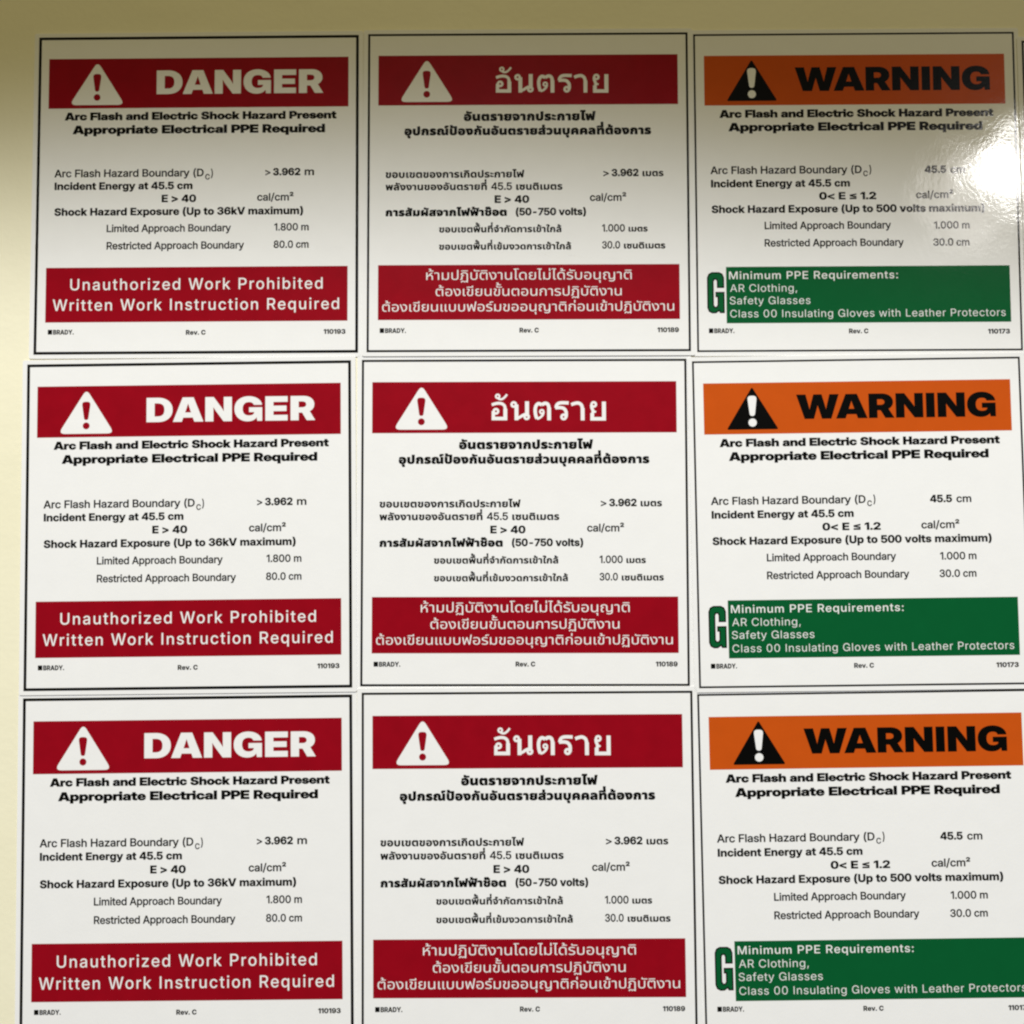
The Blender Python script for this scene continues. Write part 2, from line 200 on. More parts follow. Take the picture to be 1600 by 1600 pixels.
  'q': '628|574,-204 407,-204 407,85 404,85 392,59c 351,16c 292,-9c 253,-9 190,-9c 90,55c 32,179c 32,268 32,358c 92,481c 191,544c 251,544 292,544c 351,518c 392,476c 404,451 409,451 409,536 574,536/306,123 339,123c 386,159c 412,224c 412,268 412,312c 386,377c 339,412c 306,412 273,412c 227,377c 203,312c 203,268 203,224c 227,159c 274,123c',
  'r': '410|54,0 54,536 216,536 216,440 220,440 235,492c 300,541c 347,541 360,541c 384,539c 395,537 395,394 384,397c 345,400c 328,400 297,400c 248,372c 221,322c 221,288 221,0',
  's': '560|281,-11 211,-11c 104,30c 37,106c 29,159 188,175 196,142c 243,106c 285,106 321,106c 362,131c 362,152 362,170c 329,193c 296,200 201,218 122,233c 42,311c 42,373 42,426c 100,503c 206,544c 278,544 347,544c 450,505c 510,434c 517,384 367,368 362,396c 317,429c 282,429 250,429c 209,403c 209,382 209,365c 237,341c 269,335 373,316 453,300c 532,229c 532,170 532,116c 468,34c 355,-11c',
  't': '384|356,536 356,410 10,410 10,536/87,669 255,669 255,168 255,145c 275,125c 300,125 310,125c 343,127c 351,129 366,4 342,-1c 289,-5c 264,-5 176,-5c 87,72c 87,149',
  'u': '623|239,-8 182,-8c 99,42c 54,134c 54,196 54,536 221,536 221,229 221,183c 268,131c 309,131 337,131c 378,155c 402,201c 402,234 402,536 569,536 569,0 409,0 407,138 420,138 399,71c 311,-8c',
  'v': '599|203,0 8,536 184,536 265,277 281,225c 306,118c 319,60 285,60 297,118c 322,225c 338,277 417,536 591,536 395,0',
  'x': '578|12,0 220,329 219,221 23,536 202,536 242,463 264,423c 300,344c 318,307 262,307 282,344c 318,423c 340,463 383,536 558,536 358,221 359,328 566,0 388,0 339,85 317,125c 279,203c 261,240 313,240 295,203c 259,125c 237,85 188,0',
  'y': '601|58,-196 83,-71 120,-75 147,-80c 184,-72c 206,-46c 207,-24 210,0 8,536 184,536 265,277 281,224c 303,118c 316,60 277,60 290,118c 317,225c 334,277 419,536 592,536 365,-63 349,-108c 297,-172c 221,-207c 166,-207 136,-207c 79,-201c',
  'z': '566|54,0 54,101 307,402 307,405 59,405 59,536 505,536 505,426 266,133 266,131 512,131 512,0',
  '≤': '645|578,25 67,25 67,156 578,156/67,314 67,456 578,584 578,460 246,386 251,394 251,375 246,383 578,310 578,186',
 },
 'medium': {
  ' ': '269|',
  ':': '269|136,-8 107,-8c 67,33c 67,61 67,90c 107,130c 136,130 165,130c 205,90c 205,61 205,33c 165,-8c/136,372 107,372c 67,412c 67,441 67,470c 107,510c 136,510 165,510c 205,470c 205,441 205,412c 165,372c',
  'E': '596|76,0 76,728 544,728 544,635 182,635 182,415 518,415 518,323 182,323 182,92 546,92 546,0',
  'I': '257|182,728 182,0 76,0 76,728',
  'M': '891|76,0 76,728 228,728 393,298 400,280c 417,226c 436,166c 453,109c 459,87 435,87 441,108c 457,165c 476,225c 494,280c 500,298 663,728 816,728 816,0 711,0 711,399 711,422c 712,481c 713,547c 715,614c 715,645 726,645 715,610c 692,538c 670,472c 651,417c 644,399 490,0 401,0 245,399 238,417c 220,471c 197,537c 174,609c 161,645 175,645 175,616c 177,549c 178,483c 179,422c 179,399 179,0',
  'P': '630|76,0 76,728 338,728 419,728c 532,669c 590,565c 590,497 590,429c 531,324c 418,265c 336,265 144,265 144,357 330,357 382,357c 450,392c 484,455c 484,497 484,538c 450,601c 382,636c 330,636 182,636 182,0',
  'R': '643|76,0 76,728 342,728 423,728c 535,671c 593,569c 593,501 593,433c 533,332c 420,277c 338,277 136,277 136,368 334,368 386,368c 453,400c 487,460c 487,501 487,543c 453,603c 385,636c 333,636 182,636 182,0/493,0 318,328 435,328 613,0',
  'U': '724|362,-11 275,-11c 145,56c 74,173c 74,249 74,728 180,728 180,258 180,208c 224,130c 306,85c 362,85 419,85c 500,130c 544,208c 544,258 544,728 650,728 650,249 650,173c 579,56c 449,-11c',
  'W': '983|215,0 18,728 128,728 236,302 246,264c 263,185c 279,106c 286,65 270,65 278,106c 294,185c 312,264c 322,302 433,728 550,728 660,302 670,264c 688,185c 705,106c 712,65 696,65 703,106c 719,185c 737,264c 746,302 854,728 965,728 767,0 644,0 525,443 512,491c 490,600c 479,664 503,664 491,602c 471,495c 457,443 338,0',
  'a': '549|222,-10 170,-10c 87,27c 39,99c 39,151 39,197c 74,255c 134,289c 208,306c 247,311 296,317c 354,324c 381,341c 381,360 381,363 381,392c 357,434c 309,457c 275,457 240,457c 188,434c 157,398c 151,377 53,392 65,441c 128,507c 220,541c 274,541 313,541c 387,521c 447,479c 482,409c 482,358 482,0 383,0 383,74 379,74 369,53c 329,15c 266,-10c/242,73 288,73c 350,107c 381,163c 381,195 381,262 376,257c 346,248c 307,241c 267,235c 251,233 221,229c 171,211c 140,177c 140,149 140,125c 166,90c 212,73c',
  'b': '598|330,-11 288,-11c 226,17c 184,60c 171,82 166,82 166,0 67,0 67,728 168,728 168,450 172,450 185,472c 226,513c 287,541c 330,541 397,541c 499,474c 557,350c 557,266 557,181c 499,57c 397,-11c/310,77 355,77c 419,124c 453,209c 453,266 453,323c 419,407c 355,453c 310,453 264,453c 199,407c 164,323c 164,266 164,210c 199,124c 264,77c',
  'c': '556|291,-12 216,-12c 104,58c 41,182c 41,264 41,347c 104,472c 216,541c 291,541 334,541c 410,517c 469,472c 509,409c 516,370 418,357 413,378c 392,414c 359,440c 317,454c 291,454 243,454c 178,404c 144,319c 144,264 144,210c 178,125c 243,76c 291,76 318,76c 360,90c 392,116c 413,153c 419,176 517,162 510,123c 470,59c 411,13c 335,-12c',
  'd': '598|268,-11 201,-11c 99,57c 41,181c 41,266 41,350c 99,474c 202,541c 268,541 311,541c 372,513c 413,472c 426,450 430,450 430,728 531,728 531,0 432,0 432,82 427,82 414,60c 372,17c 311,-11c/288,77 334,77c 399,124c 433,210c 433,266 433,323c 399,407c 334,453c 288,453 243,453c 179,407c 145,323c 145,266 145,209c 179,124c 243,77c',
  'e': '567|294,-12 216,-12c 102,58c 41,182c 41,264 41,345c 103,470c 213,541c 286,541 336,541c 424,507c 490,439c 528,337c 528,269 528,236 95,236 95,314 474,314 428,289 428,339c 395,414c 332,456c 287,456 242,456c 177,414c 142,341c 142,296 142,247 142,193c 180,115c 248,74c 295,74 327,74c 378,93c 414,129c 422,155 519,142 508,96c 445,27c 352,-12c',
  'h': '581|168,312 168,0 67,0 67,728 168,728 168,402 149,402 173,474c 264,541c 328,541 382,541c 466,494c 514,403c 514,335 514,0 412,0 412,324 412,385c 351,451c 296,451 260,451c 202,420c 168,359c',
  'i': '235|67,0 67,532 168,532 168,0/118,620 91,620c 53,656c 53,682 53,708c 91,745c 118,745 145,745c 183,708c 183,682 183,656c 145,620c',
  'k': '540|161,182 161,304 174,304 396,532 520,532 273,276 257,276/67,0 67,728 168,728 168,0/409,0 212,253 283,325 535,0',
  'm': '870|67,0 67,532 165,532 166,414 157,414 170,457c 219,514c 284,542c 319,542 379,542c 458,471c 469,413 454,413 465,452c 516,510c 588,542c 631,542 679,542c 757,500c 803,418c 803,355 803,0 702,0 702,347 702,403c 639,452c 597,452 563,452c 512,423c 485,372c 485,339 485,0 385,0 385,354 385,399c 327,452c 283,452 253,452c 200,424c 168,369c 168,328 168,0',
  'n': '581|168,312 168,0 67,0 67,532 165,532 165,402 149,402 173,474c 264,541c 328,541 382,541c 466,494c 514,403c 514,335 514,0 412,0 412,324 412,385c 351,451c 296,451 260,451c 202,420c 168,359c',
  'o': '583|291,-12 216,-12c 104,58c 41,182c 41,264 41,347c 104,472c 216,541c 291,541 367,541c 479,472c 541,347c 541,264 541,182c 479,58c 367,-12c/291,76 340,76c 405,125c 439,211c 439,264 439,318c 405,404c 340,454c 291,454 243,454c 178,404c 144,319c 144,264 144,210c 178,125c 243,76c',
  'q': '598|531,-204 430,-204 430,82 426,82 413,59c 371,17c 311,-11c 268,-11 201,-11c 99,57c 41,181c 41,266 41,350c 99,474c 202,541c 268,541 311,541c 373,513c 414,472c 426,450 432,450 432,532 531,532/288,77 334,77c 399,124c 433,210c 433,266 433,323c 399,407c 334,453c 288,453 243,453c 179,407c 145,323c 145,266 145,209c 179,124c 243,77c',
  'r': '363|67,0 67,532 165,532 165,447 169,447 183,490c 253,540c 301,540 312,540c 336,538c 343,537 343,440 337,442c 306,446c 288,446 254,446c 200,416c 168,361c 168,322 168,0',
  's': '514|258,-12 200,-12c 108,24c 49,94c 42,145 140,157 148,114c 209,71c 258,71 309,71c 370,114c 370,145 370,172c 331,206c 294,214 205,234 131,251c 56,325c 56,383 56,430c 108,501c 200,541c 260,541 318,541c 403,504c 455,437c 462,391 368,380 362,413c 309,460c 261,460 216,460c 158,419c 158,387 158,360c 199,326c 240,317 326,297 402,280c 474,209c 474,152 474,103c 419,29c 321,-12c',
  't': '333|303,532 303,449 9,449 9,532/94,667 195,667 195,141 195,109c 222,82c 254,82 263,82c 291,84c 301,85 311,2 296,-1c 260,-4c 243,-4 170,-4c 94,65c 94,131',
  'u': '581|253,-8 199,-8c 115,38c 67,130c 67,197 67,532 168,532 168,209 168,148c 230,82c 284,82 321,82c 378,112c 412,174c 412,220 412,532 514,532 514,0 416,0 415,131 432,131 407,59c 316,-8c',
  'z': '528|54,0 54,72 341,440 341,444 60,444 60,532 467,532 467,456 188,92 188,88 473,88 473,0',
 },
 'regular': {
  ' ': '269|',
  '(': '391|119,294 119,375c 151,550c 206,711c 242,770 344,770 308,695c 255,531c 227,367c 227,294 227,228c 252,94c 303,-53c 344,-139 242,-139 182,-36c 119,184c',
  ')': '391|47,-139 88,-51c 140,96c 164,229c 164,294 164,367c 136,531c 83,695c 47,770 149,770 185,711c 240,550c 272,375c 272,294 272,183c 209,-37c 149,-139',
  ',': '269|48,-168 90,105 203,105 125,-168',
  '.': '269|136,-8 106,-8c 65,33c 65,63 65,93c 106,134c 136,134 166,134c 207,93c 207,63 207,33c 166,-8c',
  '/': '359|344,762 110,-109 15,-109 249,762',
  '0': '647|323,-10 239,-10c 120,79c 58,246c 58,363 58,480c 121,648c 239,738c 323,738 408,738c 526,648c 589,480c 589,363 589,246c 527,79c 408,-10c/323,84 374,84c 445,149c 482,274c 482,363 482,453c 445,578c 374,644c 323,644 272,644c 201,578c 165,453c 165,363 165,274c 201,149c 272,84c',
  '1': '400|325,728 325,0 216,0 216,625 213,625 38,502 38,611 205,728',
  '3': '620|311,-10 235,-10c 120,45c 53,141c 52,204 163,204 164,167c 202,112c 268,83c 310,83 354,83c 421,114c 459,169c 459,205 459,241c 420,296c 348,327c 298,327 237,327 237,417 298,417 340,417c 403,445c 438,497c 438,531 438,566c 406,617c 349,646c 311,646 273,646c 211,618c 174,566c 174,530 67,530 68,591c 133,685c 243,738c 312,738 382,738c 487,684c 545,593c 545,538 545,478c 475,393c 417,378 417,373 465,366c 534,319c 570,246c 570,202 570,140c 503,44c 386,-10c',
  '4': '648|46,151 46,240 368,728 438,728 438,602 395,602 161,248 161,244 603,244 603,151/398,0 398,178 399,219 399,728 504,728 504,0',
  '5': '597|295,-10 226,-10c 117,44c 52,138c 50,199 157,199 160,165c 197,113c 258,83c 295,83 338,83c 403,122c 440,191c 440,235 440,280c 402,350c 337,390c 294,390 253,390c 182,360c 164,333 61,343 96,728 509,728 509,633 191,633 170,426 173,426 198,452c 273,481c 316,481 366,481c 450,445c 512,379c 547,290c 547,237 547,166c 483,54c 369,-10c',
  '8': '617|308,-10 232,-10c 116,42c 50,135c 50,194 50,241c 90,319c 159,371c 202,378 202,381 145,393c 76,483c 76,543 76,599c 136,687c 241,738c 308,738 375,738c 480,688c 540,599c 540,543 540,483c 471,393c 415,381 415,378 458,371c 527,319c 567,241c 567,194 567,135c 501,42c 384,-10c/308,79 353,79c 419,110c 456,164c 456,201 456,239c 417,297c 351,330c 308,330 266,330c 199,297c 161,239c 161,201 161,164c 197,110c 263,79c/308,418 345,418c 401,447c 433,500c 433,534 433,568c 402,619c 346,648c 308,648 271,648c 215,619c 183,568c 183,534 183,500c 215,447c 272,418c',
  '>': '647|559,247 87,18 87,126 435,285 432,279 432,294 435,288 87,446 87,555 559,326',
  'A': '697|19,0 280,728 415,728 678,0 558,0 417,407 400,457c 361,587c 334,680 359,680 333,587c 294,455c 278,407 138,0/162,191 162,283 535,283 535,191',
  'B': '651|76,0 76,728 345,728 422,728c 525,678c 577,592c 577,537 577,492c 545,430c 490,391c 455,381 455,376 493,373c 562,330c 606,254c 606,199 606,141c 552,51c 441,0c 356,0/186,94 346,94 423,94c 495,154c 495,203 495,238c 460,294c 395,326c 350,326 186,326/186,413 338,413 376,413c 435,441c 468,492c 468,527 468,573c 403,634c 340,634 186,634',
  'C': '730|382,-10 285,-10c 135,81c 50,249c 50,363 50,479c 135,647c 285,738c 382,738 440,738c 541,704c 622,640c 674,548c 684,490 572,490 565,525c 530,580c 480,618c 418,637c 382,637 317,637c 216,572c 160,449c 160,363 160,277c 217,155c 317,90c 382,90 418,90c 480,110c 530,147c 565,202c 572,238 684,238 675,182c 624,91c 544,25c 441,-10c',
  'D': '712|312,0 132,0 132,96 306,96 389,96c 499,159c 553,279c 553,365 553,450c 499,569c 392,631c 312,631 129,631 129,728 319,728 427,728c 580,640c 662,478c 662,365 662,251c 580,88c 423,0c/186,728 186,0 76,0 76,728',
  'F': '581|76,0 76,728 536,728 536,632 186,632 186,403 504,403 504,309 186,309 186,0',
  'G': '753|374,-10 281,-10c 134,82c 50,250c 50,363 50,478c 135,646c 284,738c 379,738 439,738c 541,703c 622,638c 675,549c 684,495 571,495 562,527c 527,580c 479,617c 417,637c 381,637 317,637c 217,572c 160,450c 160,364 160,278c 217,155c 318,90c 384,90 444,90c 533,140c 583,232c 583,295 614,295 614,234 614,187c 587,100c 529,30c 438,-10c/609,0 592,166 592,281 402,281 402,372 690,372 690,0',
  'H': '733|76,0 76,728 186,728 186,420 547,420 547,728 658,728 658,0 547,0 547,324 186,324 186,0',
  'I': '262|186,728 186,0 76,0 76,728',
  'L': '558|76,0 76,728 186,728 186,96 520,96 520,0',
  'P': '634|76,0 76,728 339,728 422,728c 534,668c 592,563c 592,495 592,426c 533,321c 420,261c 338,261 149,261 149,355 330,355 381,355c 448,391c 481,454c 481,495 481,536c 448,598c 381,633c 329,633 186,633 186,0',
  'R': '645|76,0 76,728 342,728 424,728c 537,670c 594,568c 594,500 594,432c 535,330c 421,275c 339,275 139,275 139,369 333,369 384,369c 451,400c 484,459c 484,500 484,541c 451,600c 384,633c 332,633 186,633 186,0/491,0 316,328 438,328 617,0',
  'S': '640|323,-12 239,-12c 117,43c 49,143c 47,213 157,213 160,171c 203,114c 276,84c 322,84 370,84c 442,113c 483,166c 483,201 483,232c 450,273c 388,301c 345,312 262,334 165,358c 65,453c 65,528 65,591c 132,686c 248,738c 323,738 399,738c 513,685c 578,590c 580,527 473,527 468,582c 385,642c 321,642 277,642c 211,614c 175,565c 175,533 175,502c 213,460c 274,434c 309,425 382,406 423,396c 499,364c 559,316c 593,248c 593,203 593,140c 528,43c 407,-12c',
  'a': '555|222,-11 170,-11c 87,26c 39,99c 39,152 39,198c 74,256c 134,291c 208,308c 247,313 296,318c 355,326c 382,343c 382,362 382,365 382,394c 358,435c 311,457c 277,457 243,457c 192,435c 161,400c 155,380 54,397 67,446c 132,511c 223,544c 277,544 315,544c 389,525c 451,483c 488,412c 488,359 488,0 384,0 384,74 380,74 369,53c 329,14c 266,-11c/245,74 289,74c 351,108c 382,164c 382,195 382,262 377,257c 347,248c 308,241c 268,236c 253,234 223,230c 174,211c 144,178c 144,150 144,126c 169,92c 215,74c',
  'c': '563|294,-11 218,-11c 105,58c 42,183c 42,266 42,349c 105,474c 218,544c 294,544 338,544c 413,520c 473,476c 513,413c 521,374 420,358 415,379c 393,414c 362,440c 320,454c 295,454 247,454c 183,404c 150,319c 150,266 150,213c 183,128c 247,79c 295,79 320,79c 362,93c 394,119c 415,156c 420,178 523,161 515,122c 474,59c 414,13c 338,-11c',
  'd': '604|269,-11 202,-11c 100,57c 42,182c 42,267 42,353c 101,477c 203,544c 269,544 314,544c 375,515c 415,473c 426,452 431,452 431,728 537,728 537,0 433,0 433,83 427,83 415,62c 375,18c 313,-11c/292,80 337,80c 401,127c 434,212c 434,268 434,324c 401,407c 337,453c 292,453 246,453c 183,406c 150,323c 150,268 150,212c 183,128c 247,80c',
  'e': '573|298,-11 219,-11c 104,58c 42,183c 42,265 42,347c 104,473c 216,544c 290,544 339,544c 427,511c 494,443c 533,341c 533,272 533,237 98,237 98,316 478,316 429,291 429,340c 397,415c 335,456c 290,456 246,456c 182,414c 148,343c 148,298 148,247 148,194c 185,117c 253,76c 299,76 330,76c 380,95c 415,130c 424,156 524,140 513,95c 450,27c 356,-11c',
  'f': '362|331,536 331,449 9,449 9,536/109,0 109,605 109,653c 151,717c 222,750c 266,750 294,750c 337,743c 347,740 330,654 323,656c 297,659c 283,659 247,659c 215,625c 215,590 215,0',
  'g': '605|295,-214 232,-214c 138,-180c 78,-120c 65,-82 159,-54 168,-72c 201,-107c 255,-128c 295,-128 357,-128c 432,-67c 432,-4 432,93 426,93 414,71c 374,30c 313,3c 269,3 204,3c 101,66c 42,185c 42,270 42,354c 101,477c 204,544c 269,544 314,544c 376,515c 416,472c 429,450 434,450 434,536 538,536 538,-3 538,-77c 473,-170c 363,-214c/292,92 337,92c 401,135c 435,216c 435,271 435,326c 401,408c 338,454c 292,454 247,454c 183,407c 150,325c 150,271 150,216c 184,136c 247,92c',
  'h': '588|173,315 173,0 67,0 67,728 173,728 173,404 155,404 179,476c 270,544c 334,544 389,544c 473,497c 520,406c 520,338 520,0 414,0 414,325 414,385c 353,451c 300,451 264,451c 207,420c 173,359c',
  'i': '241|67,0 67,536 173,536 173,0/121,621 93,621c 54,658c 54,685 54,711c 93,748c 121,748 148,748c 188,711c 188,684 188,658c 148,621c',
  'l': '241|173,728 173,0 67,0 67,728',
  'm': '877|67,0 67,536 169,536 171,415 162,415 175,459c 224,517c 289,545c 324,545 384,545c 461,473c 473,413 459,413 469,454c 521,513c 594,545c 637,545 685,545c 763,504c 809,421c 809,358 809,0 703,0 703,348 703,403c 642,452c 600,452 566,452c 517,424c 491,373c 491,341 491,0 386,0 386,355 386,399c 330,452c 286,452 256,452c 205,425c 173,370c 173,330 173,0',
  'n': '587|173,315 173,0 67,0 67,536 169,536 170,404 155,404 179,476c 270,544c 334,544 389,544c 473,497c 520,406c 520,338 520,0 414,0 414,325 414,385c 353,451c 300,451 264,451c 207,420c 173,359c',
  'o': '589|294,-11 219,-11c 105,58c 42,183c 42,266 42,349c 105,474c 219,544c 294,544 371,544c 484,474c 547,349c 547,266 547,183c 484,58c 371,-11c/294,79 342,79c 407,128c 439,213c 439,266 439,319c 407,404c 342,454c 294,454 247,454c 183,404c 150,319c 150,266 150,213c 183,128c 247,79c',
  'p': '604|67,-204 67,536 171,536 171,452 177,452 189,473c 229,515c 290,544c 335,544 402,544c 504,477c 562,353c 562,267 562,182c 504,57c 402,-11c 335,-11 291,-11c 230,18c 190,61c 178,83 173,83 173,-204/313,80 358,80c 421,128c 454,212c 454,268 454,323c 421,406c 358,453c 313,453 267,453c 203,407c 170,324c 170,268 170,212c 204,127c 268,80c',
  'r': '371|67,0 67,536 170,536 170,450 174,450 189,493c 260,543c 308,543 319,543c 343,541c 351,540 351,440 345,442c 313,446c 295,446 261,446c 205,416c 173,361c 173,323 173,0',
  's': '522|262,-12 203,-12c 110,24c 51,94c 43,144 144,158 153,116c 213,74c 262,74 313,74c 373,116c 373,147 373,173c 334,206c 297,214 207,234 132,251c 58,326c 58,384 58,432c 110,504c 203,544c 264,544 323,544c 409,508c 461,442c 469,397 372,383 365,415c 313,460c 265,460 221,460c 164,420c 164,389 164,363c 204,329c 245,320 333,300 409,283c 481,211c 481,155 481,105c 425,30c 326,-12c',
  't': '337|306,536 306,449 9,449 9,536/93,669 199,669 199,144 199,112c 225,84c 256,84 266,84c 294,87c 304,88 316,2 300,-1c 262,-5c 244,-5 170,-5c 93,66c 93,134',
  'u': '588|254,-8 199,-8c 115,39c 67,130c 67,198 67,536 173,536 173,211 173,151c 235,85c 288,85 324,85c 381,116c 414,177c 414,221 414,536 520,536 520,0 418,0 418,132 433,132 408,59c 317,-8c',
  'v': '558|222,0 19,536 133,536 239,235 256,187c 282,92c 295,45 266,45 279,92c 304,187c 321,235 426,536 539,536 336,0',
  'w': '811|185,0 22,536 134,536 194,315 208,263c 237,142c 251,73 236,73 250,141c 279,262c 294,315 354,536 458,536 517,315 531,262c 560,142c 574,73 559,73 573,141c 602,262c 616,315 676,536 788,536 625,0 518,0 451,231 441,266c 422,341c 404,419c 394,456 416,456 407,419c 388,341c 369,266c 359,231 292,0',
  'y': '559|65,-199 82,-112 109,-114 133,-118c 171,-110c 199,-78c 208,-48 224,0 19,536 133,536 239,235 256,187c 281,92c 294,45 263,45 277,92c 303,187c 319,235 427,536 540,536 304,-81 288,-122c 241,-178c 178,-207c 137,-207 114,-207c 77,-202c',
  'z': '537|56,0 56,74 343,440 343,444 62,444 62,536 474,536 474,457 196,96 196,92 481,92 481,0',
  '²': '428|50,433 50,500 216,628 237,644c 267,670c 282,695c 282,710 282,735c 241,765c 209,765 176,765c 135,733c 135,705 47,705 47,766c 137,838c 209,838 283,838c 373,771c 373,717 373,699c 363,664c 336,628c 289,587c 252,563 180,511 180,508 382,508 382,433',
 },
 'thai_medium': {
  'ต': '641|276,-10 191,-10c 97,66c 60,198c 60,284 60,382c 97,502c 171,558c 224,558 259,558c 309,533c 321,503 325,503 336,534c 391,558c 427,558 493,558c 564,488c 564,417 564,0 457,0 457,408 457,444c 427,470c 403,470 377,470c 353,444c 350,414 293,414 289,447c 258,470c 239,470 204,470c 167,384c 167,283 167,218c 187,125c 240,76c 291,76 308,76c 333,80c 343,83 354,3 339,-4c 298,-10c',
  'น': '623|266,-10 207,-10c 122,33c 78,120c 78,187 78,548 185,548 185,198 185,140c 241,81c 294,81 359,81c 430,169c 430,247 430,548 537,548 537,0 452,0 444,82 438,82 420,42c 333,-10c',
  'ย': '602|295,-10 211,-10c 111,32c 66,109c 66,160 66,206c 93,261c 135,287c 157,292 157,296 136,303c 93,331c 64,380c 64,418 64,453c 97,516c 171,556c 231,556 257,556c 311,548c 326,540 308,462 298,465c 265,471c 247,471 209,471c 172,435c 172,406 172,374c 204,341c 255,329c 282,329 302,329 302,256 282,256 227,256c 175,217c 175,171 175,146c 196,101c 248,75c 296,75 343,75c 395,101c 418,149c 418,182 418,548 525,548 525,188 525,84c 413,-10c',
  'ร': '497|242,-11 183,-11c 76,13c 38,31 69,117 90,108c 144,89c 208,76c 241,76 291,76c 352,111c 352,145 352,166c 326,197c 274,222c 235,235 175,255c 91,300c 47,363c 47,410 47,456c 96,522c 193,559c 265,559 315,559c 402,542c 426,527 426,439 409,447c 357,463c 296,473c 265,473 205,473c 154,438c 154,414 154,394c 180,366c 240,341c 288,324 337,307c 415,265c 459,201c 459,153 459,110c 418,35c 323,-11c',
  'อ': '580|279,-11 167,-11c 56,104c 56,224 56,244c 59,294c 62,316 281,316 281,239 163,239 163,221 163,165c 188,99c 239,73c 277,73 319,73c 379,105c 412,190c 412,268 412,338c 382,427c 311,471c 252,471 220,471c 159,460c 103,439c 77,424 77,520 98,531c 158,548c 230,559c 268,559 358,559c 470,488c 522,359c 522,270 522,181c 474,55c 367,-11c',
  'ั': '0|-219,632 -262,632c -313,657c -336,696c -336,718 -336,734c -327,770c -319,783 -234,770 -236,765c -240,747c -240,739 -240,726c -224,708c -204,708 38,708 38,632',
  'า': '415|230,0 230,381 230,428c 187,472c 136,472 101,472c 40,453c 13,437 13,529 34,539c 109,559c 161,559 214,559c 293,528c 337,458c 337,398 337,0',
 },
 'thai_light': {
  'ก': '597|78,0 78,193 78,256c 135,313c 178,323 179,326 68,369 68,400 68,440c 121,513c 221,558c 290,558 351,558c 453,518c 514,436c 514,370 514,0 435,0 435,361 435,431c 351,491c 289,491 225,491c 149,436c 149,395 258,342 250,296 213,295c 157,247c 157,193 157,0',
  'ข': '545|273,-10 181,-10c 79,79c 79,170 79,234 79,284c 107,342c 124,364 142,388c 168,424c 168,448 168,470c 145,489c 128,489 115,489c 86,480c 74,475 56,532 73,544c 124,554c 144,554 178,554c 222,530c 243,487c 243,456 243,420c 217,371c 199,348 181,322c 158,276c 158,238 158,175 158,129c 189,76c 242,56c 273,56 327,56c 383,107c 383,157 383,548 462,548 462,153 462,76c 366,-10c',
  'ง': '535|173,0 3,548 83,548 233,69 246,69 272,69c 320,92c 338,111 369,144c 400,248c 400,301 400,388c 322,486c 254,486 241,486c 215,482c 207,479 188,543 207,549c 244,553c 258,553 308,553c 386,523c 414,495 448,461c 479,359c 479,298 479,219c 432,98c 394,61 365,33c 282,0c 220,0',
  'ญ': '907|599,-170 558,-170c 476,-153c 440,-136 440,-59 472,-79c 557,-100c 597,-100 638,-100c 702,-75c 739,-11c 739,46 739,78 735,78 715,45c 635,1c 578,1 531,1c 455,37c 412,116c 412,179 412,362 412,412c 375,468c 314,491c 278,491 222,491c 150,441c 149,395 263,342 255,296 218,295c 164,249c 164,196 164,103 164,78c 188,56c 210,56 222,56c 243,60c 251,63 263,5 245,-4c 211,-10c 194,-10 166,-10c 115,9c 85,54c 85,94 85,195 85,257c 139,313c 182,323 183,326 68,369 68,400 68,443c 120,515c 215,558c 279,558 334,558c 431,521c 491,439c 491,371 491,186 491,125c 549,68c 596,68 639,68c 702,109c 737,184c 737,233 737,548 817,548 817,48 817,-26c 766,-122c 668,-170c',
  'ฏ': '599|77,-199 77,-176 77,-124c 143,-68c 190,-68 235,-68c 286,-104c 300,-131 368,-73 461,-144 437,-149 437,361 437,431c 353,491c 290,491 225,491c 150,436c 150,395 264,342 256,296 219,295c 172,247c 172,194 172,89 172,31c 122,-9c 85,-9 69,-9c 37,-2c 21,5 30,62 37,59c 55,55c 63,55 79,55c 93,75c 93,95 93,197 93,258c 140,313c 183,323 184,326 69,369 69,400 69,440c 121,513c 221,558c 291,558 353,558c 455,518c 516,436c 516,370 516,-199 445,-199 369,-140 305,-199 284,-199 270,-171c 232,-131c 203,-131 175,-131c 152,-169c 152,-190 152,-199',
  'ด': '614|268,-10 189,-10c 99,63c 62,191c 62,270 62,356c 97,467c 162,531c 252,558c 306,558 383,558c 483,512c 532,427c 532,368 532,0 453,0 453,360 453,424c 387,491c 309,491 260,491c 184,456c 142,360c 142,269 142,209c 165,112c 226,57c 280,57 295,57c 321,61c 332,64 341,2 326,-4c 286,-10c',
  'ต': '634|275,-10 192,-10c 101,65c 65,198c 65,284 65,383c 101,503c 172,558c 222,558 259,558c 307,532c 317,504 321,504 331,532c 382,558c 418,558 482,558c 551,489c 551,419 551,0 472,0 472,419 472,460c 436,491c 407,491 376,491c 347,462c 344,429 293,429 288,465c 253,491c 229,491 187,491c 144,395c 144,284 144,212c 167,111c 228,57c 284,57 304,57c 330,61c 342,64 350,3 336,-4c 295,-10c',
  'น': '612|271,-10 213,-10c 128,31c 83,114c 83,179 83,548 162,548 162,184 162,122c 227,57c 288,57 361,57c 442,150c 442,227 442,548 522,548 522,0 455,0 451,84 446,84 427,42c 337,-10c',
  'บ': '602|300,-10 184,-10c 83,97c 83,194 83,548 162,548 162,194 162,126c 230,57c 300,57 371,57c 440,126c 440,194 440,548 520,548 520,194 520,97c 417,-10c',
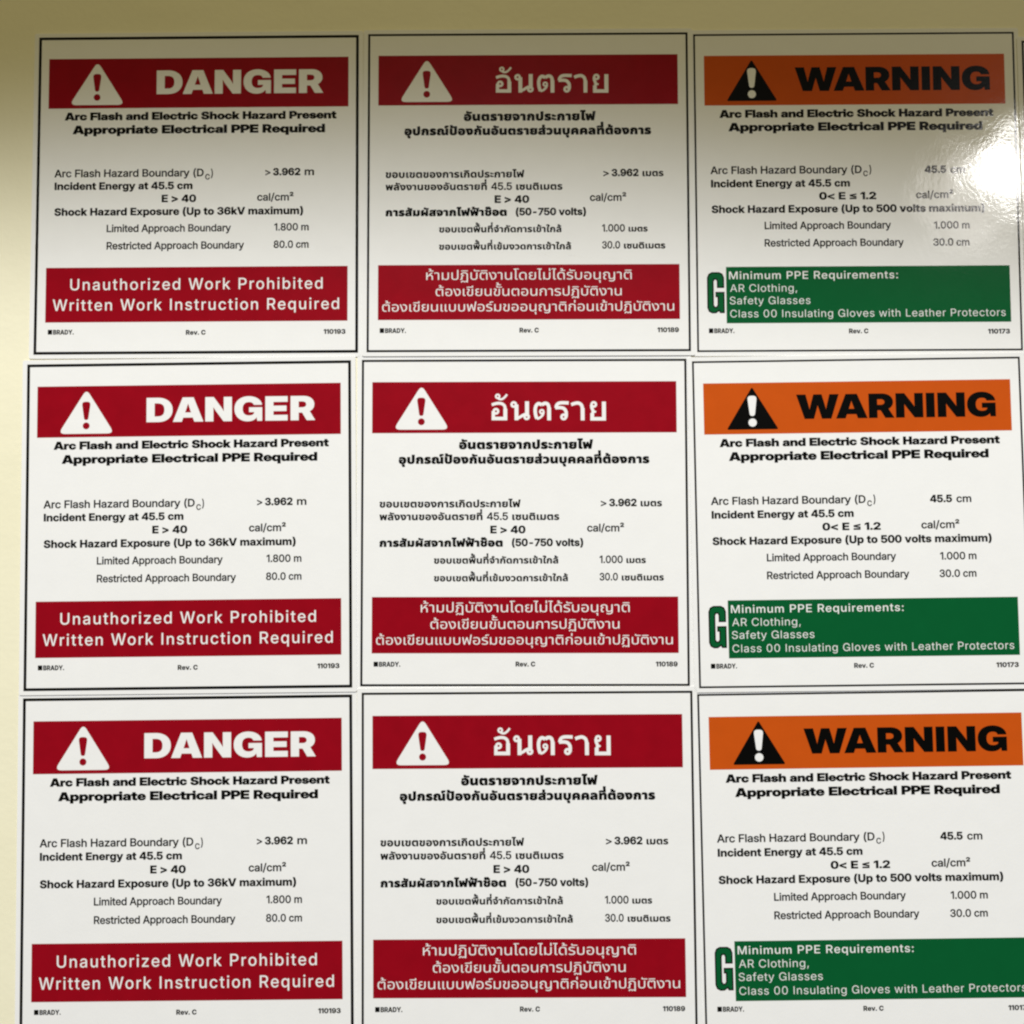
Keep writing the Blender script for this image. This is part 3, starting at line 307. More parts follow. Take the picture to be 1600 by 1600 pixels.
  'ป': '603|300,-10 184,-10c 83,97c 83,194 83,548 162,548 162,194 162,126c 230,57c 300,57 371,57c 440,126c 440,194 440,745 520,745 520,194 520,97c 417,-10c',
  'ฟ': '682|139,0 43,548 124,548 164,293 166,283c 172,225c 181,149c 185,113 190,113 196,142c 211,202c 229,267c 238,299 312,548 375,548 449,299 458,267c 475,202c 491,142c 496,113 500,113 504,153c 511,219c 518,275c 520,293 580,745 659,745 549,0 469,0 373,310 366,331c 353,389c 346,431 342,431 337,404c 328,360c 318,326c 313,310 217,0',
  'ม': '613|343,-10 277,-10c 184,43c 166,90 162,90 157,0 91,0 91,548 171,548 171,227 171,177c 208,100c 278,57c 327,57 389,57c 451,122c 451,184 451,548 530,548 530,179 530,114c 485,31c 401,-10c',
  'ย': '592|291,-9 212,-9c 116,33c 73,109c 73,160 73,207c 100,262c 141,288c 163,293 163,297 143,303c 99,330c 70,380c 70,420 70,455c 102,517c 173,555c 229,555 253,555c 304,548c 318,540 303,478 292,482c 257,489c 238,489 195,489c 150,449c 150,413 150,377c 187,338c 243,324c 273,324 295,324 295,266 273,266 213,266c 153,219c 153,168 153,135c 180,85c 240,57c 291,57 342,57c 403,85c 430,140c 430,180 430,548 510,548 510,186 510,83c 403,-9c',
  'ร': '485|235,-10 176,-10c 77,13c 42,29 65,94 86,85c 141,67c 204,56c 237,56 293,56c 365,99c 365,140 365,166c 337,202c 283,231c 242,244 180,264c 93,308c 48,370c 48,416 48,458c 92,522c 185,558c 256,558 304,558c 390,540c 414,526 414,458 397,466c 346,482c 285,492c 253,492 186,492c 128,449c 128,420 128,396c 157,363c 221,334c 272,316 320,300c 399,258c 445,196c 445,147 445,105c 404,33c 311,-10c',
  'ห': '585|91,0 91,548 171,548 171,300 174,300 415,548 509,548 509,545 171,206 171,0/435,0 435,192 435,255c 361,324c 275,323 322,382 386,382c 471,337c 514,253c 514,193 514,0',
  'อ': '572|274,-10 167,-10c 62,103c 62,224 62,244c 65,290c 67,312 272,312 272,249 141,249 141,224 141,160c 170,86c 229,55c 273,55 321,55c 390,91c 426,185c 426,270 426,345c 394,443c 318,491c 254,491 223,491c 162,480c 106,460c 79,444 79,519 99,530c 157,547c 226,558c 264,558 351,558c 459,487c 508,359c 508,270 508,181c 462,55c 360,-10c',
  'ั': '0|-221,635 -260,635c -306,658c -328,694c -328,714 -328,728c -320,761c -313,772 -246,760 -248,756c -252,737c -252,729 -252,715c -236,697c -216,697 41,697 41,635',
  'า': '406|244,0 244,392 244,443c 197,491c 142,491 107,491c 42,472c 13,455 13,527 33,537c 108,558c 158,558 209,558c 283,527c 324,459c 324,404 324,0',
  'ิ': '0|-512,635 -512,670 -445,699 -91,699 -91,635',
  'ี': '0|-512,635 -512,670 -445,699 -91,699 -91,635/-166,671 -166,782 -90,782 -90,671',
  'ุ': '0|-163,-261 -163,-150 -163,-125c -185,-125 -190,-125c -201,-127c -206,-129 -212,-75 -198,-70c -166,-66c -156,-66 -123,-66c -92,-96c -92,-123 -92,-261',
  'เ': '290|201,-10 175,-10c 128,8c 98,51c 98,90 98,548 177,548 177,100 177,76c 198,56c 220,56 229,56c 250,60c 259,63 270,4 252,-4c 217,-10c',
  'แ': '559|201,-10 175,-10c 128,8c 98,51c 98,90 98,548 177,548 177,100 177,76c 198,56c 220,56 229,56c 250,60c 259,63 270,4 252,-4c 217,-10c/470,-10 444,-10c 397,8c 367,51c 367,90 367,548 446,548 446,100 446,76c 467,56c 489,56 498,56c 519,60c 528,63 539,4 521,-4c 486,-10c',
  'โ': '301|111,448 111,649 111,707c 55,760c 11,760 11,794 78,823 342,823 342,760 139,760 138,756 160,740c 190,681c 190,632 190,448/214,-10 189,-10c 141,8c 111,51c 111,90 111,548 190,548 190,100 190,76c 211,56c 233,56 242,56c 263,60c 272,63 283,4 266,-4c 231,-10c',
  'ไ': '295|107,448 107,632 107,670c 121,716c 144,746c 158,756 157,760 -11,760 9,823 279,823 279,760 241,760c 187,711c 187,649 187,448/211,-10 185,-10c 138,8c 107,51c 107,90 107,548 187,548 187,100 187,76c 208,56c 230,56 239,56c 260,60c 269,63 280,4 262,-4c 227,-10c',
  '่': '0|-171,635 -171,843 -92,843 -92,635',
  '้': '0|-364,635 -364,675 -342,679c -299,696c -270,723c -270,742 -270,756c -287,774c -305,774 -315,774c -337,766c -346,762 -364,812 -344,827c -298,837c -283,837 -244,837c -199,794c -199,760 -199,732c -229,691c -248,678 -256,698 -60,698 -60,635',
  '์': '0|-251,610 -258,621c -266,654c -266,670 -266,690c -249,725c -205,747c -168,747 -33,747 -33,685 -147,685 -168,685c -191,670c -191,652 -191,645c -186,629c -182,621',
 },
 'light': {
  ' ': '269|',
  ',': '269|63,-162 107,96 190,96 120,-162',
  '0': '647|324,-10 245,-10c 132,79c 73,247c 73,363 73,480c 133,648c 245,738c 324,738 402,738c 515,648c 574,480c 574,363 574,247c 515,79c 403,-10c/324,59 379,59c 458,131c 500,268c 500,363 500,459c 458,596c 379,669c 324,669 268,669c 189,596c 147,459c 147,363 147,268c 189,131c 268,59c',
  'A': '671|23,0 289,728 380,728 648,0 566,0 401,459 386,500c 351,610c 326,691 343,691 319,609c 282,498c 269,459 105,0/152,211 152,280 520,280 520,211',
  'C': '725|379,-10 285,-10c 140,82c 58,250c 58,363 58,477c 140,645c 285,738c 379,738 436,738c 535,703c 611,638c 661,551c 670,498 592,498 584,536c 546,597c 490,641c 419,665c 379,665 310,665c 199,594c 134,459c 134,363 134,267c 199,133c 310,63c 379,63 419,63c 490,86c 546,131c 584,192c 592,230 670,230 662,177c 612,90c 535,25c 437,-10c',
  'G': '750|375,-10 282,-10c 139,82c 58,250c 58,363 58,477c 139,645c 283,738c 376,738 435,738c 535,701c 613,636c 663,549c 672,498 592,498 582,534c 544,595c 489,640c 419,665c 377,665 307,665c 197,593c 134,458c 134,363 134,269c 198,135c 309,63c 380,63 447,63c 547,121c 602,229c 602,304 622,304 622,251 622,200c 593,107c 534,33c 441,-10c/616,0 603,182 604,289 399,289 399,358 677,358 677,0',
  'I': '255|167,728 167,0 89,0 89,728',
  'L': '557|89,0 89,728 167,728 167,69 512,69 512,0',
  'P': '625|89,0 89,728 334,728 413,728c 519,669c 574,567c 574,502 574,437c 519,335c 412,276c 334,276 145,276 145,345 331,345 387,345c 460,385c 496,456c 496,502 496,548c 460,618c 386,658c 330,658 167,658 167,0',
  'R': '634|89,0 89,728 336,728 414,728c 521,671c 575,572c 575,507 575,442c 520,344c 413,289c 335,289 132,289 132,359 333,359 388,359c 462,395c 498,462c 498,507 498,553c 461,621c 388,658c 332,658 167,658 167,0/510,0 334,328 422,328 600,0',
  'S': '628|315,-12 237,-12c 124,39c 59,132c 56,194 136,194 139,150c 187,89c 266,58c 315,58 367,58c 449,93c 496,155c 496,196 496,231c 459,278c 393,311c 347,324 262,348 170,374c 75,465c 75,536 75,596c 138,687c 248,738c 318,738 389,738c 496,686c 558,597c 560,539 484,539 478,599c 386,668c 316,668 267,668c 193,635c 151,577c 151,540 151,504c 192,455c 258,425c 294,415 370,393 407,383c 479,352c 537,306c 572,241c 572,196 572,136c 510,42c 395,-12c',
  'a': '545|226,-11 175,-11c 93,26c 44,99c 44,152 44,195c 77,251c 135,285c 211,304c 254,309 301,315c 363,323c 394,341c 394,361 394,370 394,404c 366,454c 311,481c 272,481 233,481c 175,457c 138,417c 131,394 59,413 74,459c 139,518c 224,547c 270,547 303,547c 373,529c 432,488c 468,418c 468,364 468,0 395,0 395,81 391,81 380,59c 337,16c 271,-11c/237,55 287,55c 357,95c 394,163c 394,203 394,278 388,272c 355,262c 313,254c 269,248c 253,246 213,241c 152,219c 119,180c 119,148 119,118c 149,77c 203,55c',
  'c': '554|292,-11 220,-11c 111,60c 49,185c 49,267 49,350c 111,477c 220,547c 292,547 333,547c 403,523c 459,482c 497,427c 506,396 434,379 429,398c 405,434c 369,463c 321,480c 292,480 237,480c 163,423c 124,327c 124,267 124,209c 163,113c 237,56c 292,56 322,56c 370,73c 406,103c 430,140c 436,160 507,143 499,112c 461,56c 404,13c 333,-11c',
  'e': '570|298,-12 221,-12c 110,59c 49,185c 49,266 49,349c 109,475c 217,547c 289,547 335,547c 419,514c 485,447c 523,345c 523,276 523,247 96,247 96,310 483,310 449,287 449,343c 411,431c 339,481c 289,481 239,481c 164,430c 124,345c 124,294 124,256 124,195c 166,104c 245,55c 298,55 335,55c 391,78c 431,118c 440,145 512,128 500,89c 441,25c 353,-12c',
  'f': '341|309,539 309,475 8,475 8,539/112,0 112,620 112,663c 151,723c 217,754c 255,754 281,754c 316,747c 325,743 309,680 302,682c 279,686c 263,686 224,686c 186,645c 186,605 186,0',
  'g': '597|290,-215 233,-215c 145,-184c 87,-129c 73,-94 137,-64 148,-85c 185,-125c 246,-149c 290,-149 361,-149c 446,-79c 446,-8 446,104 440,104 429,80c 387,34c 323,3c 275,3 210,3c 107,68c 49,188c 49,271 49,354c 107,478c 209,547c 276,547 324,547c 389,515c 430,466c 442,443 448,443 448,539 520,539 520,-11 520,-81c 459,-172c 355,-215c/287,70 338,70c 410,119c 448,209c 448,272 448,333c 410,427c 338,480c 287,480 235,480c 162,426c 124,332c 124,272 124,211c 163,120c 235,70c',
  'h': '579|151,329 151,0 77,0 77,728 151,728 151,411 136,411 159,483c 254,547c 315,547 370,547c 455,501c 502,411c 502,345 502,0 428,0 428,339 428,405c 357,479c 296,479 255,479c 189,444c 151,377c',
  'i': '228|77,0 77,539 151,539 151,0/114,638 93,638c 61,668c 61,689 61,710c 93,740c 114,740 136,740c 167,710c 167,689 167,668c 136,638c',
  'l': '228|151,728 151,0 77,0 77,728',
  'n': '579|151,329 151,0 77,0 77,539 148,539 149,411 136,411 159,483c 254,547c 315,547 370,547c 454,501c 502,411c 502,345 502,0 428,0 428,339 428,405c 357,479c 296,479 255,479c 189,444c 151,377c',
  'o': '584|292,-12 220,-12c 111,59c 49,185c 49,267 49,350c 111,476c 220,547c 292,547 364,547c 473,476c 535,350c 535,267 535,185c 473,59c 364,-12c/292,55 346,55c 421,112c 460,209c 460,267 460,326c 421,423c 346,480c 292,480 237,480c 163,423c 124,326c 124,267 124,209c 163,112c 237,55c',
  'r': '354|77,0 77,539 148,539 148,455 153,455 169,496c 245,547c 296,547 305,547c 325,546c 332,545 332,471 328,472c 303,475c 288,475 249,475c 187,441c 151,381c 151,341 151,0',
  's': '509|255,-12 200,-12c 114,22c 60,88c 51,136 123,149 133,101c 200,54c 254,54 313,54c 384,106c 384,144 384,176c 341,216c 299,226 210,247 139,264c 68,337c 68,393 68,438c 117,508c 205,547c 261,547 314,547c 392,513c 440,451c 450,409 382,396 372,433c 314,483c 261,483 209,483c 142,434c 142,396 142,363c 188,323c 236,312 319,292 391,275c 460,203c 460,148 460,101c 408,29c 315,-12c',
  't': '306|277,539 277,475 8,475 8,539/92,671 165,671 165,131 165,93c 198,59c 233,61 241,61c 264,64c 274,65 286,2 274,-1c 245,-4c 231,-5 164,-7c 92,62c 92,125',
  'u': '579|264,-8 209,-8c 125,38c 77,128c 77,195 77,539 151,539 151,200 151,134c 222,60c 283,60 324,60c 390,95c 428,162c 428,210 428,539 502,539 502,0 431,0 431,128 443,128 419,55c 325,-8c',
  'v': '547|234,0 27,539 108,539 229,210 246,165c 272,74c 286,31 262,31 276,74c 302,165c 318,210 439,539 520,539 313,0',
  'w': '801|194,0 31,539 109,539 186,271 199,225c 227,116c 240,51 228,51 241,113c 269,223c 283,271 362,539 440,539 518,271 531,224c 559,115c 573,51 559,51 574,114c 601,223c 615,271 691,539 769,539 606,0 530,0 446,280 437,313c 418,382c 401,453c 391,489 409,489 400,453c 382,382c 364,312c 354,280 270,0',
  'y': '547|67,-199 82,-134 100,-136 126,-142c 167,-134c 201,-97c 213,-61 235,-2 27,539 108,539 229,210 246,164c 272,73c 286,30 261,30 275,73c 301,164c 318,210 440,539 520,539 278,-88 263,-129c 219,-181c 163,-207c 127,-207 108,-207c 76,-202c',
 },
 'thai_semi': {
  'ก': '619|67,0 67,172 67,235c 119,301c 164,314 165,318 57,357 57,385 57,432c 115,512c 225,560c 303,560 376,560c 485,515c 546,424c 546,354 546,0 410,0 410,345 410,399c 351,451c 300,451 251,451c 199,409c 197,379 291,335 280,273 244,272c 204,224c 204,180 204,0',
  'ข': '582|290,-12 182,-12c 71,86c 71,181 71,225 71,268c 94,322c 110,344 126,366c 148,401c 148,421 148,440c 130,456c 116,456 105,456c 83,449c 70,443 47,530 73,545c 135,556c 159,556 201,556c 253,528c 276,478c 276,443 276,411c 256,363c 241,339 227,315c 206,274c 206,236 206,192 206,157c 228,114c 266,95c 291,95 333,95c 374,140c 374,184 374,548 509,548 509,180 509,86c 398,-12c',
  'ง': '563|166,0 4,548 141,548 268,111 276,111 293,111c 325,130c 337,146 359,175c 381,257c 381,298 381,369c 324,446c 275,446 265,446c 247,443c 241,440 214,545 237,552c 277,555c 290,555 343,555c 421,527c 449,499 484,465c 519,363c 519,300 519,219c 468,98c 432,63 402,34c 313,0c 237,0',
  'จ': '553|122,0 122,233 61,233 61,320 246,320 246,104 254,104 290,104c 340,141c 365,217c 365,275 365,340c 331,417c 262,452c 209,452 158,452c 73,423c 39,402 39,518 71,535c 171,560c 234,560 329,560c 448,497c 503,371c 503,277 503,189c 452,64c 336,0c 240,0',
  'ซ': '592|298,-12 187,-12c 74,89c 74,183 74,223 74,273c 108,338c 138,372 149,384c 172,413c 173,426 170,427 160,422c 137,414c 124,414 87,414c 40,467c 40,515 40,548 141,548 141,520c 155,495c 170,495 179,495c 200,502c 209,509 226,548 294,548 294,486 294,455c 289,412c 274,377c 257,353 245,335c 223,305c 210,269c 210,239 210,193 210,157c 232,113c 271,95c 298,95 343,95c 387,142c 387,184 387,290 387,322c 359,358c 328,358 325,358 325,432 329,432 362,432c 391,467c 399,520c 399,548 533,548 533,489c 503,412c 461,396 461,392 496,382c 522,328c 522,286 522,180 522,86c 408,-12c',
  'ด': '630|267,-10 186,-10c 92,62c 51,188c 51,268 51,354c 89,468c 159,533c 256,560c 315,560 402,560c 509,511c 557,420c 557,359 557,0 421,0 421,348 421,398c 373,451c 315,451 278,451c 220,421c 188,343c 188,269 188,220c 208,143c 252,100c 291,100 303,100c 325,103c 334,105 347,3 331,-4c 287,-10c',
  'ต': '650|278,-10 190,-10c 93,64c 54,195c 54,282 54,379c 92,501c 168,558c 223,558 258,558c 310,532c 325,497 329,497 342,533c 403,558c 440,558 508,558c 577,485c 577,414 577,0 441,0 441,392 441,425c 418,448c 399,448 378,448c 357,425c 354,398 296,398 292,428c 267,448c 251,448 222,448c 192,372c 192,281 192,222c 210,139c 256,95c 298,95 312,95c 334,98c 342,101 355,3 340,-4c 301,-10c',
  'ท': '636|79,0 79,548 178,548 197,462 204,462 221,504c 306,558c 373,558 436,558c 520,514c 564,424c 564,356 564,0 427,0 427,332 427,389c 379,440c 332,440 295,440c 242,401c 215,328c 215,274 215,0',
  'น': '639|260,-10 199,-10c 116,36c 72,127c 72,195 72,548 209,548 209,216 209,160c 257,108c 302,108 359,108c 421,191c 421,274 421,548 557,548 557,0 453,0 439,83 431,83 414,43c 330,-10c',
  'บ': '627|313,-12 186,-12c 72,106c 72,217 72,548 209,548 209,211 209,155c 260,97c 313,97 367,97c 419,155c 419,211 419,548 555,548 555,217 555,106c 441,-12c',
  'ป': '628|313,-12 186,-12c 72,106c 72,217 72,548 209,548 209,211 209,155c 260,97c 313,97 367,97c 419,155c 419,211 419,745 555,745 555,217 555,106c 441,-12c',
  'พ': '720|129,0 33,548 167,548 197,345 200,320c 209,235c 214,178 217,178 226,216c 241,279c 254,329c 259,348 316,548 403,548 460,348 466,329c 479,279c 494,216c 503,178 506,178 511,235c 519,320c 523,345 554,548 686,548 591,0 458,0 388,240 379,276c 368,338c 362,375 358,375 354,350c 347,308c 337,265c 329,240 259,0',
  'ฟ': '710|127,0 33,548 167,548 194,345 196,333c 201,281c 209,213c 211,178 215,178 222,208c 236,266c 251,322c 258,348 315,548 401,548 458,348 466,322c 479,266c 493,208c 500,178 503,178 506,215c 513,278c 518,328c 519,345 568,745 699,745 589,0 455,0 386,240 377,274c 365,338c 360,375 356,375 352,350c 344,308c 334,265c 327,240 257,0',
  'ม': '639|382,-10 313,-10c 224,43c 207,86 199,86 186,0 81,0 81,548 217,548 217,274 217,218c 245,145c 299,108c 337,108 383,108c 430,160c 430,216 430,548 566,548 566,190 566,124c 524,36c 442,-10c',
  'ย': '616|300,-12 212,-12c 106,31c 59,108c 59,159 59,204c 86,258c 128,286c 150,291 150,297 128,304c 85,332c 58,381c 58,417 58,454c 92,517c 169,557c 232,557 261,557c 318,548c 333,540 312,446 303,449c 274,454c 259,454 226,454c 194,423c 194,398 194,371c 222,343c 266,332c 290,332 310,332 310,246 290,246 243,246c 197,213c 197,175 197,155c 215,117c 260,93c 302,93 342,93c 388,116c 407,157c 407,183 407,548 543,548 543,188 543,85c 425,-12c',
  'ร': '511|253,-12 194,-12c 79,13c 35,35 74,144 94,133c 150,111c 215,96c 249,96 292,96c 339,123c 339,150 339,169c 313,194c 261,217c 223,229 168,248c 90,292c 48,356c 48,404 48,456c 101,525c 202,560c 271,560 325,560c 414,543c 439,528 439,420 422,428c 368,444c 305,455c 276,455 229,455c 184,429c 184,407 184,390c 212,366c 269,345c 311,330 362,313c 436,269c 475,205c 475,158 475,113c 434,36c 337,-12c',
  'ล': '593|387,0 387,358 387,410c 333,455c 276,455 224,455c 127,425c 90,403 90,518 119,532c 223,560c 291,560 343,560c 426,539c 487,491c 520,412c 520,355 520,0/221,-10 134,-10c 41,72c 41,146 41,227c 158,322c 284,331 409,340 409,240 300,230 231,224c 177,185c 177,151 177,117c 220,84c 256,84 269,84c 294,89c 304,93 317,5 298,-2c 248,-10c',
  'ว': '509|210,-12 162,-12c 76,9c 36,30 74,130 96,117c 156,97c 188,97 248,97c 318,188c 318,277 318,362c 248,451c 174,451 141,451c 72,433c 48,419 48,531 79,545c 155,560c 197,560 288,560c 403,492c 457,365c 457,277 457,137c 329,-12c',
  'อ': '589|285,-12 166,-12c 51,105c 51,223 51,243c 54,298c 56,320 290,320 290,231 185,231 185,215 185,170c 206,115c 251,90c 284,90 320,90c 372,121c 399,197c 399,265 399,327c 371,409c 306,451c 249,451 219,451c 156,438c 99,418c 76,405 76,521 98,532c 161,550c 236,560c 273,560 368,560c 485,489c 539,360c 539,271 539,180c 487,54c 376,-12c',
  'ะ': '353|162,328 117,328c 63,355c 40,400c 40,425 40,442c 50,478c 59,494 160,481 158,474c 155,458c 155,449 155,436c 170,420c 190,420 310,420 310,328/162,48 117,48c 63,75c 40,120c 40,145 40,162c 50,198c 59,214 160,201 158,194c 155,178c 155,169 155,156c 170,140c 190,140 310,140 310,48',
  'ั': '0|-223,626 -269,626c -322,654c -345,695c -345,719 -345,735c -335,773c -326,789 -225,775 -227,769c -230,753c -230,747 -230,733c -213,717c -193,717 30,717 30,626',
  'า': '428|220,0 220,368 220,412c 179,452c 133,452 100,452c 43,433c 18,419 18,530 39,540c 118,560c 171,560 226,560c 309,529c 356,455c 356,392 356,0',
  'ิ': '0|-532,626 -532,684 -437,724 -81,724 -81,626',
  'ี': '0|-532,626 -532,684 -437,724 -81,724 -81,626/-199,683 -199,796 -81,796 -81,683',
  'ื': '0|-531,626 -531,684 -436,724 -80,724 -80,626/-322,683 -322,796 -232,796 -232,683/-170,683 -170,796 -80,796 -80,683',
  'เ': '331|220,-10 179,-10c 119,16c 87,70c 87,113 87,548 224,548 224,129 224,109c 241,91c 260,91 268,91c 287,95c 295,98 309,9 290,-1c 244,-10c',
  'ใ': '327|218,-10 177,-10c 117,16c 85,70c 85,113 85,488 85,514c 93,548c 114,580c 133,603 154,628c 180,663c 180,685 180,710c 146,737c 111,737 83,737c 39,722c 22,712 22,815 36,823c 105,843c 155,843 231,843c 320,778c 320,713 320,673c 289,613c 272,590 255,568c 232,539c 221,509c 221,484 221,129 221,109c 239,91c 257,91 266,91c 285,95c 293,98 306,9 287,-1c 242,-10c',
  'ไ': '337|106,448 106,601 106,639c 120,686c 144,716c 157,726 156,730 -3,730 24,830 334,830 334,730 297,730c 242,682c 242,618 242,448/238,-10 197,-10c 138,16c 106,70c 106,113 106,548 242,548 242,129 242,109c 260,91c 279,91 287,91c 306,95c 314,98 327,9 308,-1c 263,-10c',
  '่': '0|-213,626 -213,850 -86,850 -86,626',
  '้': '0|-378,626 -378,674 -363,678c -327,693c -300,717c -300,735 -300,748c -316,765c -329,765 -338,765c -356,758c -363,755 -383,819 -363,836c -306,847c -287,847 -243,847c -194,805c -194,765 -194,742c -218,703c -241,691 -246,717 -55,717 -55,626',
  'ํ': '0|-176,604 -232,604c -297,655c -297,701 -297,747c -232,798c -176,798 -121,798c -54,747c -54,701 -54,655c -121,604c/-176,660 -154,660c -130,682c -130,701 -130,720c -154,742c -176,742 -198,742c -222,720c -222,701 -222,682c -198,660c',
 },
 'thai_bold': {
  'ก': '644|66,0 66,154 66,217c 113,292c 161,307 162,311 56,350 56,371 56,425c 116,511c 235,563c 323,563 408,563c 524,512c 584,413c 584,340 584,0 401,0 401,331 401,371c 362,417c 318,417 279,417c 246,386c 244,364 323,329 311,255 275,251c 249,205c 249,171 249,0',
  'ค': '660|61,0 61,312 61,434c 191,563c 332,563 473,563c 600,434c 600,312 600,0 418,0 418,314 418,360c 378,417c 329,417 280,417c 240,360c 240,314 240,241 244,240 261,279c 309,304c 348,304 367,304 367,171 348,171 305,171c 257,137c 240,82c 240,48 240,0',
  'ง': '584|155,0 1,548 185,548 293,145 296,145 308,145c 327,160c 335,173 350,197c 364,263c 364,295 364,353c 326,413c 291,413 285,413c 274,411c 269,409 238,548 262,555c 305,558c 318,558 373,558c 451,529c 479,502 514,468c 551,366c 551,301 551,219c 498,98c 462,63 431,34c 335,0c 248,0',
  'จ': '571|96,0 96,222 49,222 49,326 259,326 259,137 262,137 290,137c 330,170c 352,232c 352,275 352,331c 315,394c 249,419c 205,419 151,419c 67,389c 37,371 37,520 71,536c 174,563c 243,563 344,563c 474,503c 537,378c 537,280 537,189c 480,64c 352,0c 247,0',
  'ช': '623|318,-15 193,-15c 67,91c 67,189 67,217 67,252c 82,304c 98,326 114,348c 133,383c 133,400 133,416c 118,429c 104,429 96,429c 77,424c 64,418 38,528 71,545c 143,558c 171,558 219,558c 276,527c 302,471c 302,432 302,405c 290,359c 276,333 264,310c 247,274c 247,236 247,208 247,183c 262,146c 293,127c 317,127 356,127c 387,172c 387,208 387,282 387,309c 365,341c 335,341 329,341 329,432 336,432 362,432c 389,464c 400,516c 400,548 581,548 581,482c 547,400c 508,387 508,383 530,377c 557,349c 568,309c 568,283 568,205 568,94c 441,-15c',
  'ณ': '953|211,-10 160,-10c 89,23c 52,86c 52,131 52,178 52,235c 104,292c 152,307 153,311 46,350 46,371 46,425c 107,511c 224,563c 311,563 395,563c 508,514c 564,421c 564,355 564,226 564,185c 599,149c 623,149 647,149c 680,178c 699,230c 699,265 699,548 882,548 882,0 742,0 720,86 709,86 691,46c 613,-10c 549,-10 463,-10c 385,79c 385,170 385,343 385,371c 366,405c 332,421c 308,421 277,421c 238,394c 235,368 309,333 297,258 261,257c 230,231c 230,197 230,150 230,128c 248,109c 269,109 277,109c 295,112c 302,115 317,12 298,2c 244,-10c',
  'ต': '662|281,-10 188,-10c 86,61c 43,191c 43,279 43,376c 83,498c 162,558c 221,558 257,558c 313,529c 332,489 336,489 352,530c 423,558c 460,558 532,558c 601,481c 601,410 601,0 418,0 418,367 418,394c 405,413c 393,413 380,413c 364,396c 361,372 299,372 296,397c 280,413c 268,413 250,413c 230,353c 230,278 230,229c 244,161c 279,126c 310,126 319,126c 334,128c 340,130 358,3 341,-4c 304,-10c',
  'ท': '660|70,0 70,548 205,548 228,462 239,462 256,501c 337,558c 407,558 473,558c 558,511c 599,417c 599,345 599,0 416,0 416,303 416,356c 379,399c 344,399 315,399c 274,365c 253,292c 253,233 253,0',
  'น': '660|248,-10 186,-10c 102,41c 61,138c 61,208 61,548 244,548 244,245 244,193c 280,149c 314,149 359,149c 407,225c 407,315 407,548 590,548 590,0 454,0 432,86 421,86 404,46c 324,-10c',
  'บ': '647|323,-15 186,-15c 61,114c 61,236 61,548 244,548 244,224 244,179c 281,131c 323,131 365,131c 403,179c 403,224 403,548 586,548 586,236 586,114c 461,-15c',
  'ป': '648|323,-15 186,-15c 61,114c 61,236 61,548 244,548 244,224 244,179c 281,131c 323,131 365,131c 403,179c 403,224 403,745 586,745 586,236 586,114c 461,-15c',
  'ผ': '698|66,0 66,412 66,468c 102,532c 169,558c 214,558 251,558c 300,544c 314,536 290,422 283,424c 269,426c 264,426 247,426c 235,407c 235,390 235,330 235,309c 231,238c 224,183 229,183 250,232c 278,287c 289,307 319,363 375,363 405,307 417,284c 435,248c 453,210c 465,183 470,183 463,238c 459,309c 459,330 459,548 627,548 627,0 450,0 349,194 345,194 244,0',
  'ฟ': '737|115,0 22,548 197,548 218,379 220,366c 225,320c 230,263c 232,229 235,229 244,261c 257,317c 270,365c 274,382 321,548 423,548 469,382 474,365c 486,317c 500,261c 507,229 510,229 513,263c 518,320c 523,365c 524,379 564,745 738,745 627,0 448,0 399,183 387,230c 378,300c 373,330 369,330 366,311c 359,269c 349,217c 340,183 289,0',
  'ม': '660|417,-10 342,-10c 257,46c 239,86 229,86 206,0 70,0 70,548 253,548 253,315 253,255c 275,182c 317,149c 346,149 380,149c 417,193c 417,245 417,548 600,548 600,198 600,133c 559,40c 479,-10c',
  'ย': '634|305,-15 210,-15c 95,29c 43,107c 43,158 43,201c 71,255c 115,284c 137,290 137,298 112,307c 70,335c 45,383c 45,417 45,456c 81,520c 163,558c 230,558 265,558c 327,548c 344,540 317,421 311,423c 288,427c 277,427 250,427c 226,404c 226,385 226,366c 247,346c 282,338c 300,338 322,338 322,230 300,230 265,230c 228,207c 228,182 228,168c 242,140c 278,121c 310,121 340,121c 375,139c 390,168c 390,184 390,548 573,548 573,188 573,87c 444,-15c',
  'ร': '531|270,-15 209,-15c 79,13c 28,42 78,186 98,173c 157,146c 226,128c 261,128 292,128c 319,144c 319,157 319,172c 293,190c 241,208c 205,221 159,239c 87,280c 46,344c 46,394 46,456c 108,530c 215,563c 281,563 341,563c 434,543c 460,531 460,390 442,398c 384,414c 319,425c 290,425 264,425c 229,412c 229,397 229,383c 259,367c 313,352c 346,339 401,320c 470,276c 502,213c 502,168 502,120c 460,37c 360,-15c',
  'ล': '611|371,0 371,351 371,391c 323,425c 275,425 222,425c 118,392c 84,372 84,519 113,533c 224,563c 299,563 349,563c 439,542c 510,493c 550,406c 550,340 550,0/211,-10 124,-10c 31,72c 31,146 31,225c 143,323c 262,334 400,346 400,220 282,207 244,202c 212,172c 212,152 212,130c 241,107c 263,107 273,107c 295,112c 303,114 316,6 297,-1c 241,-10c',
  'ว': '523|226,-15 170,-15c 70,12c 31,33 78,164 100,151c 166,131c 193,131 240,131c 298,203c 298,277 298,345c 241,417c 180,417 146,417c 74,396c 51,382 51,531 83,545c 166,563c 216,563 310,563c 428,495c 485,368c 485,277 485,130c 348,-15c',
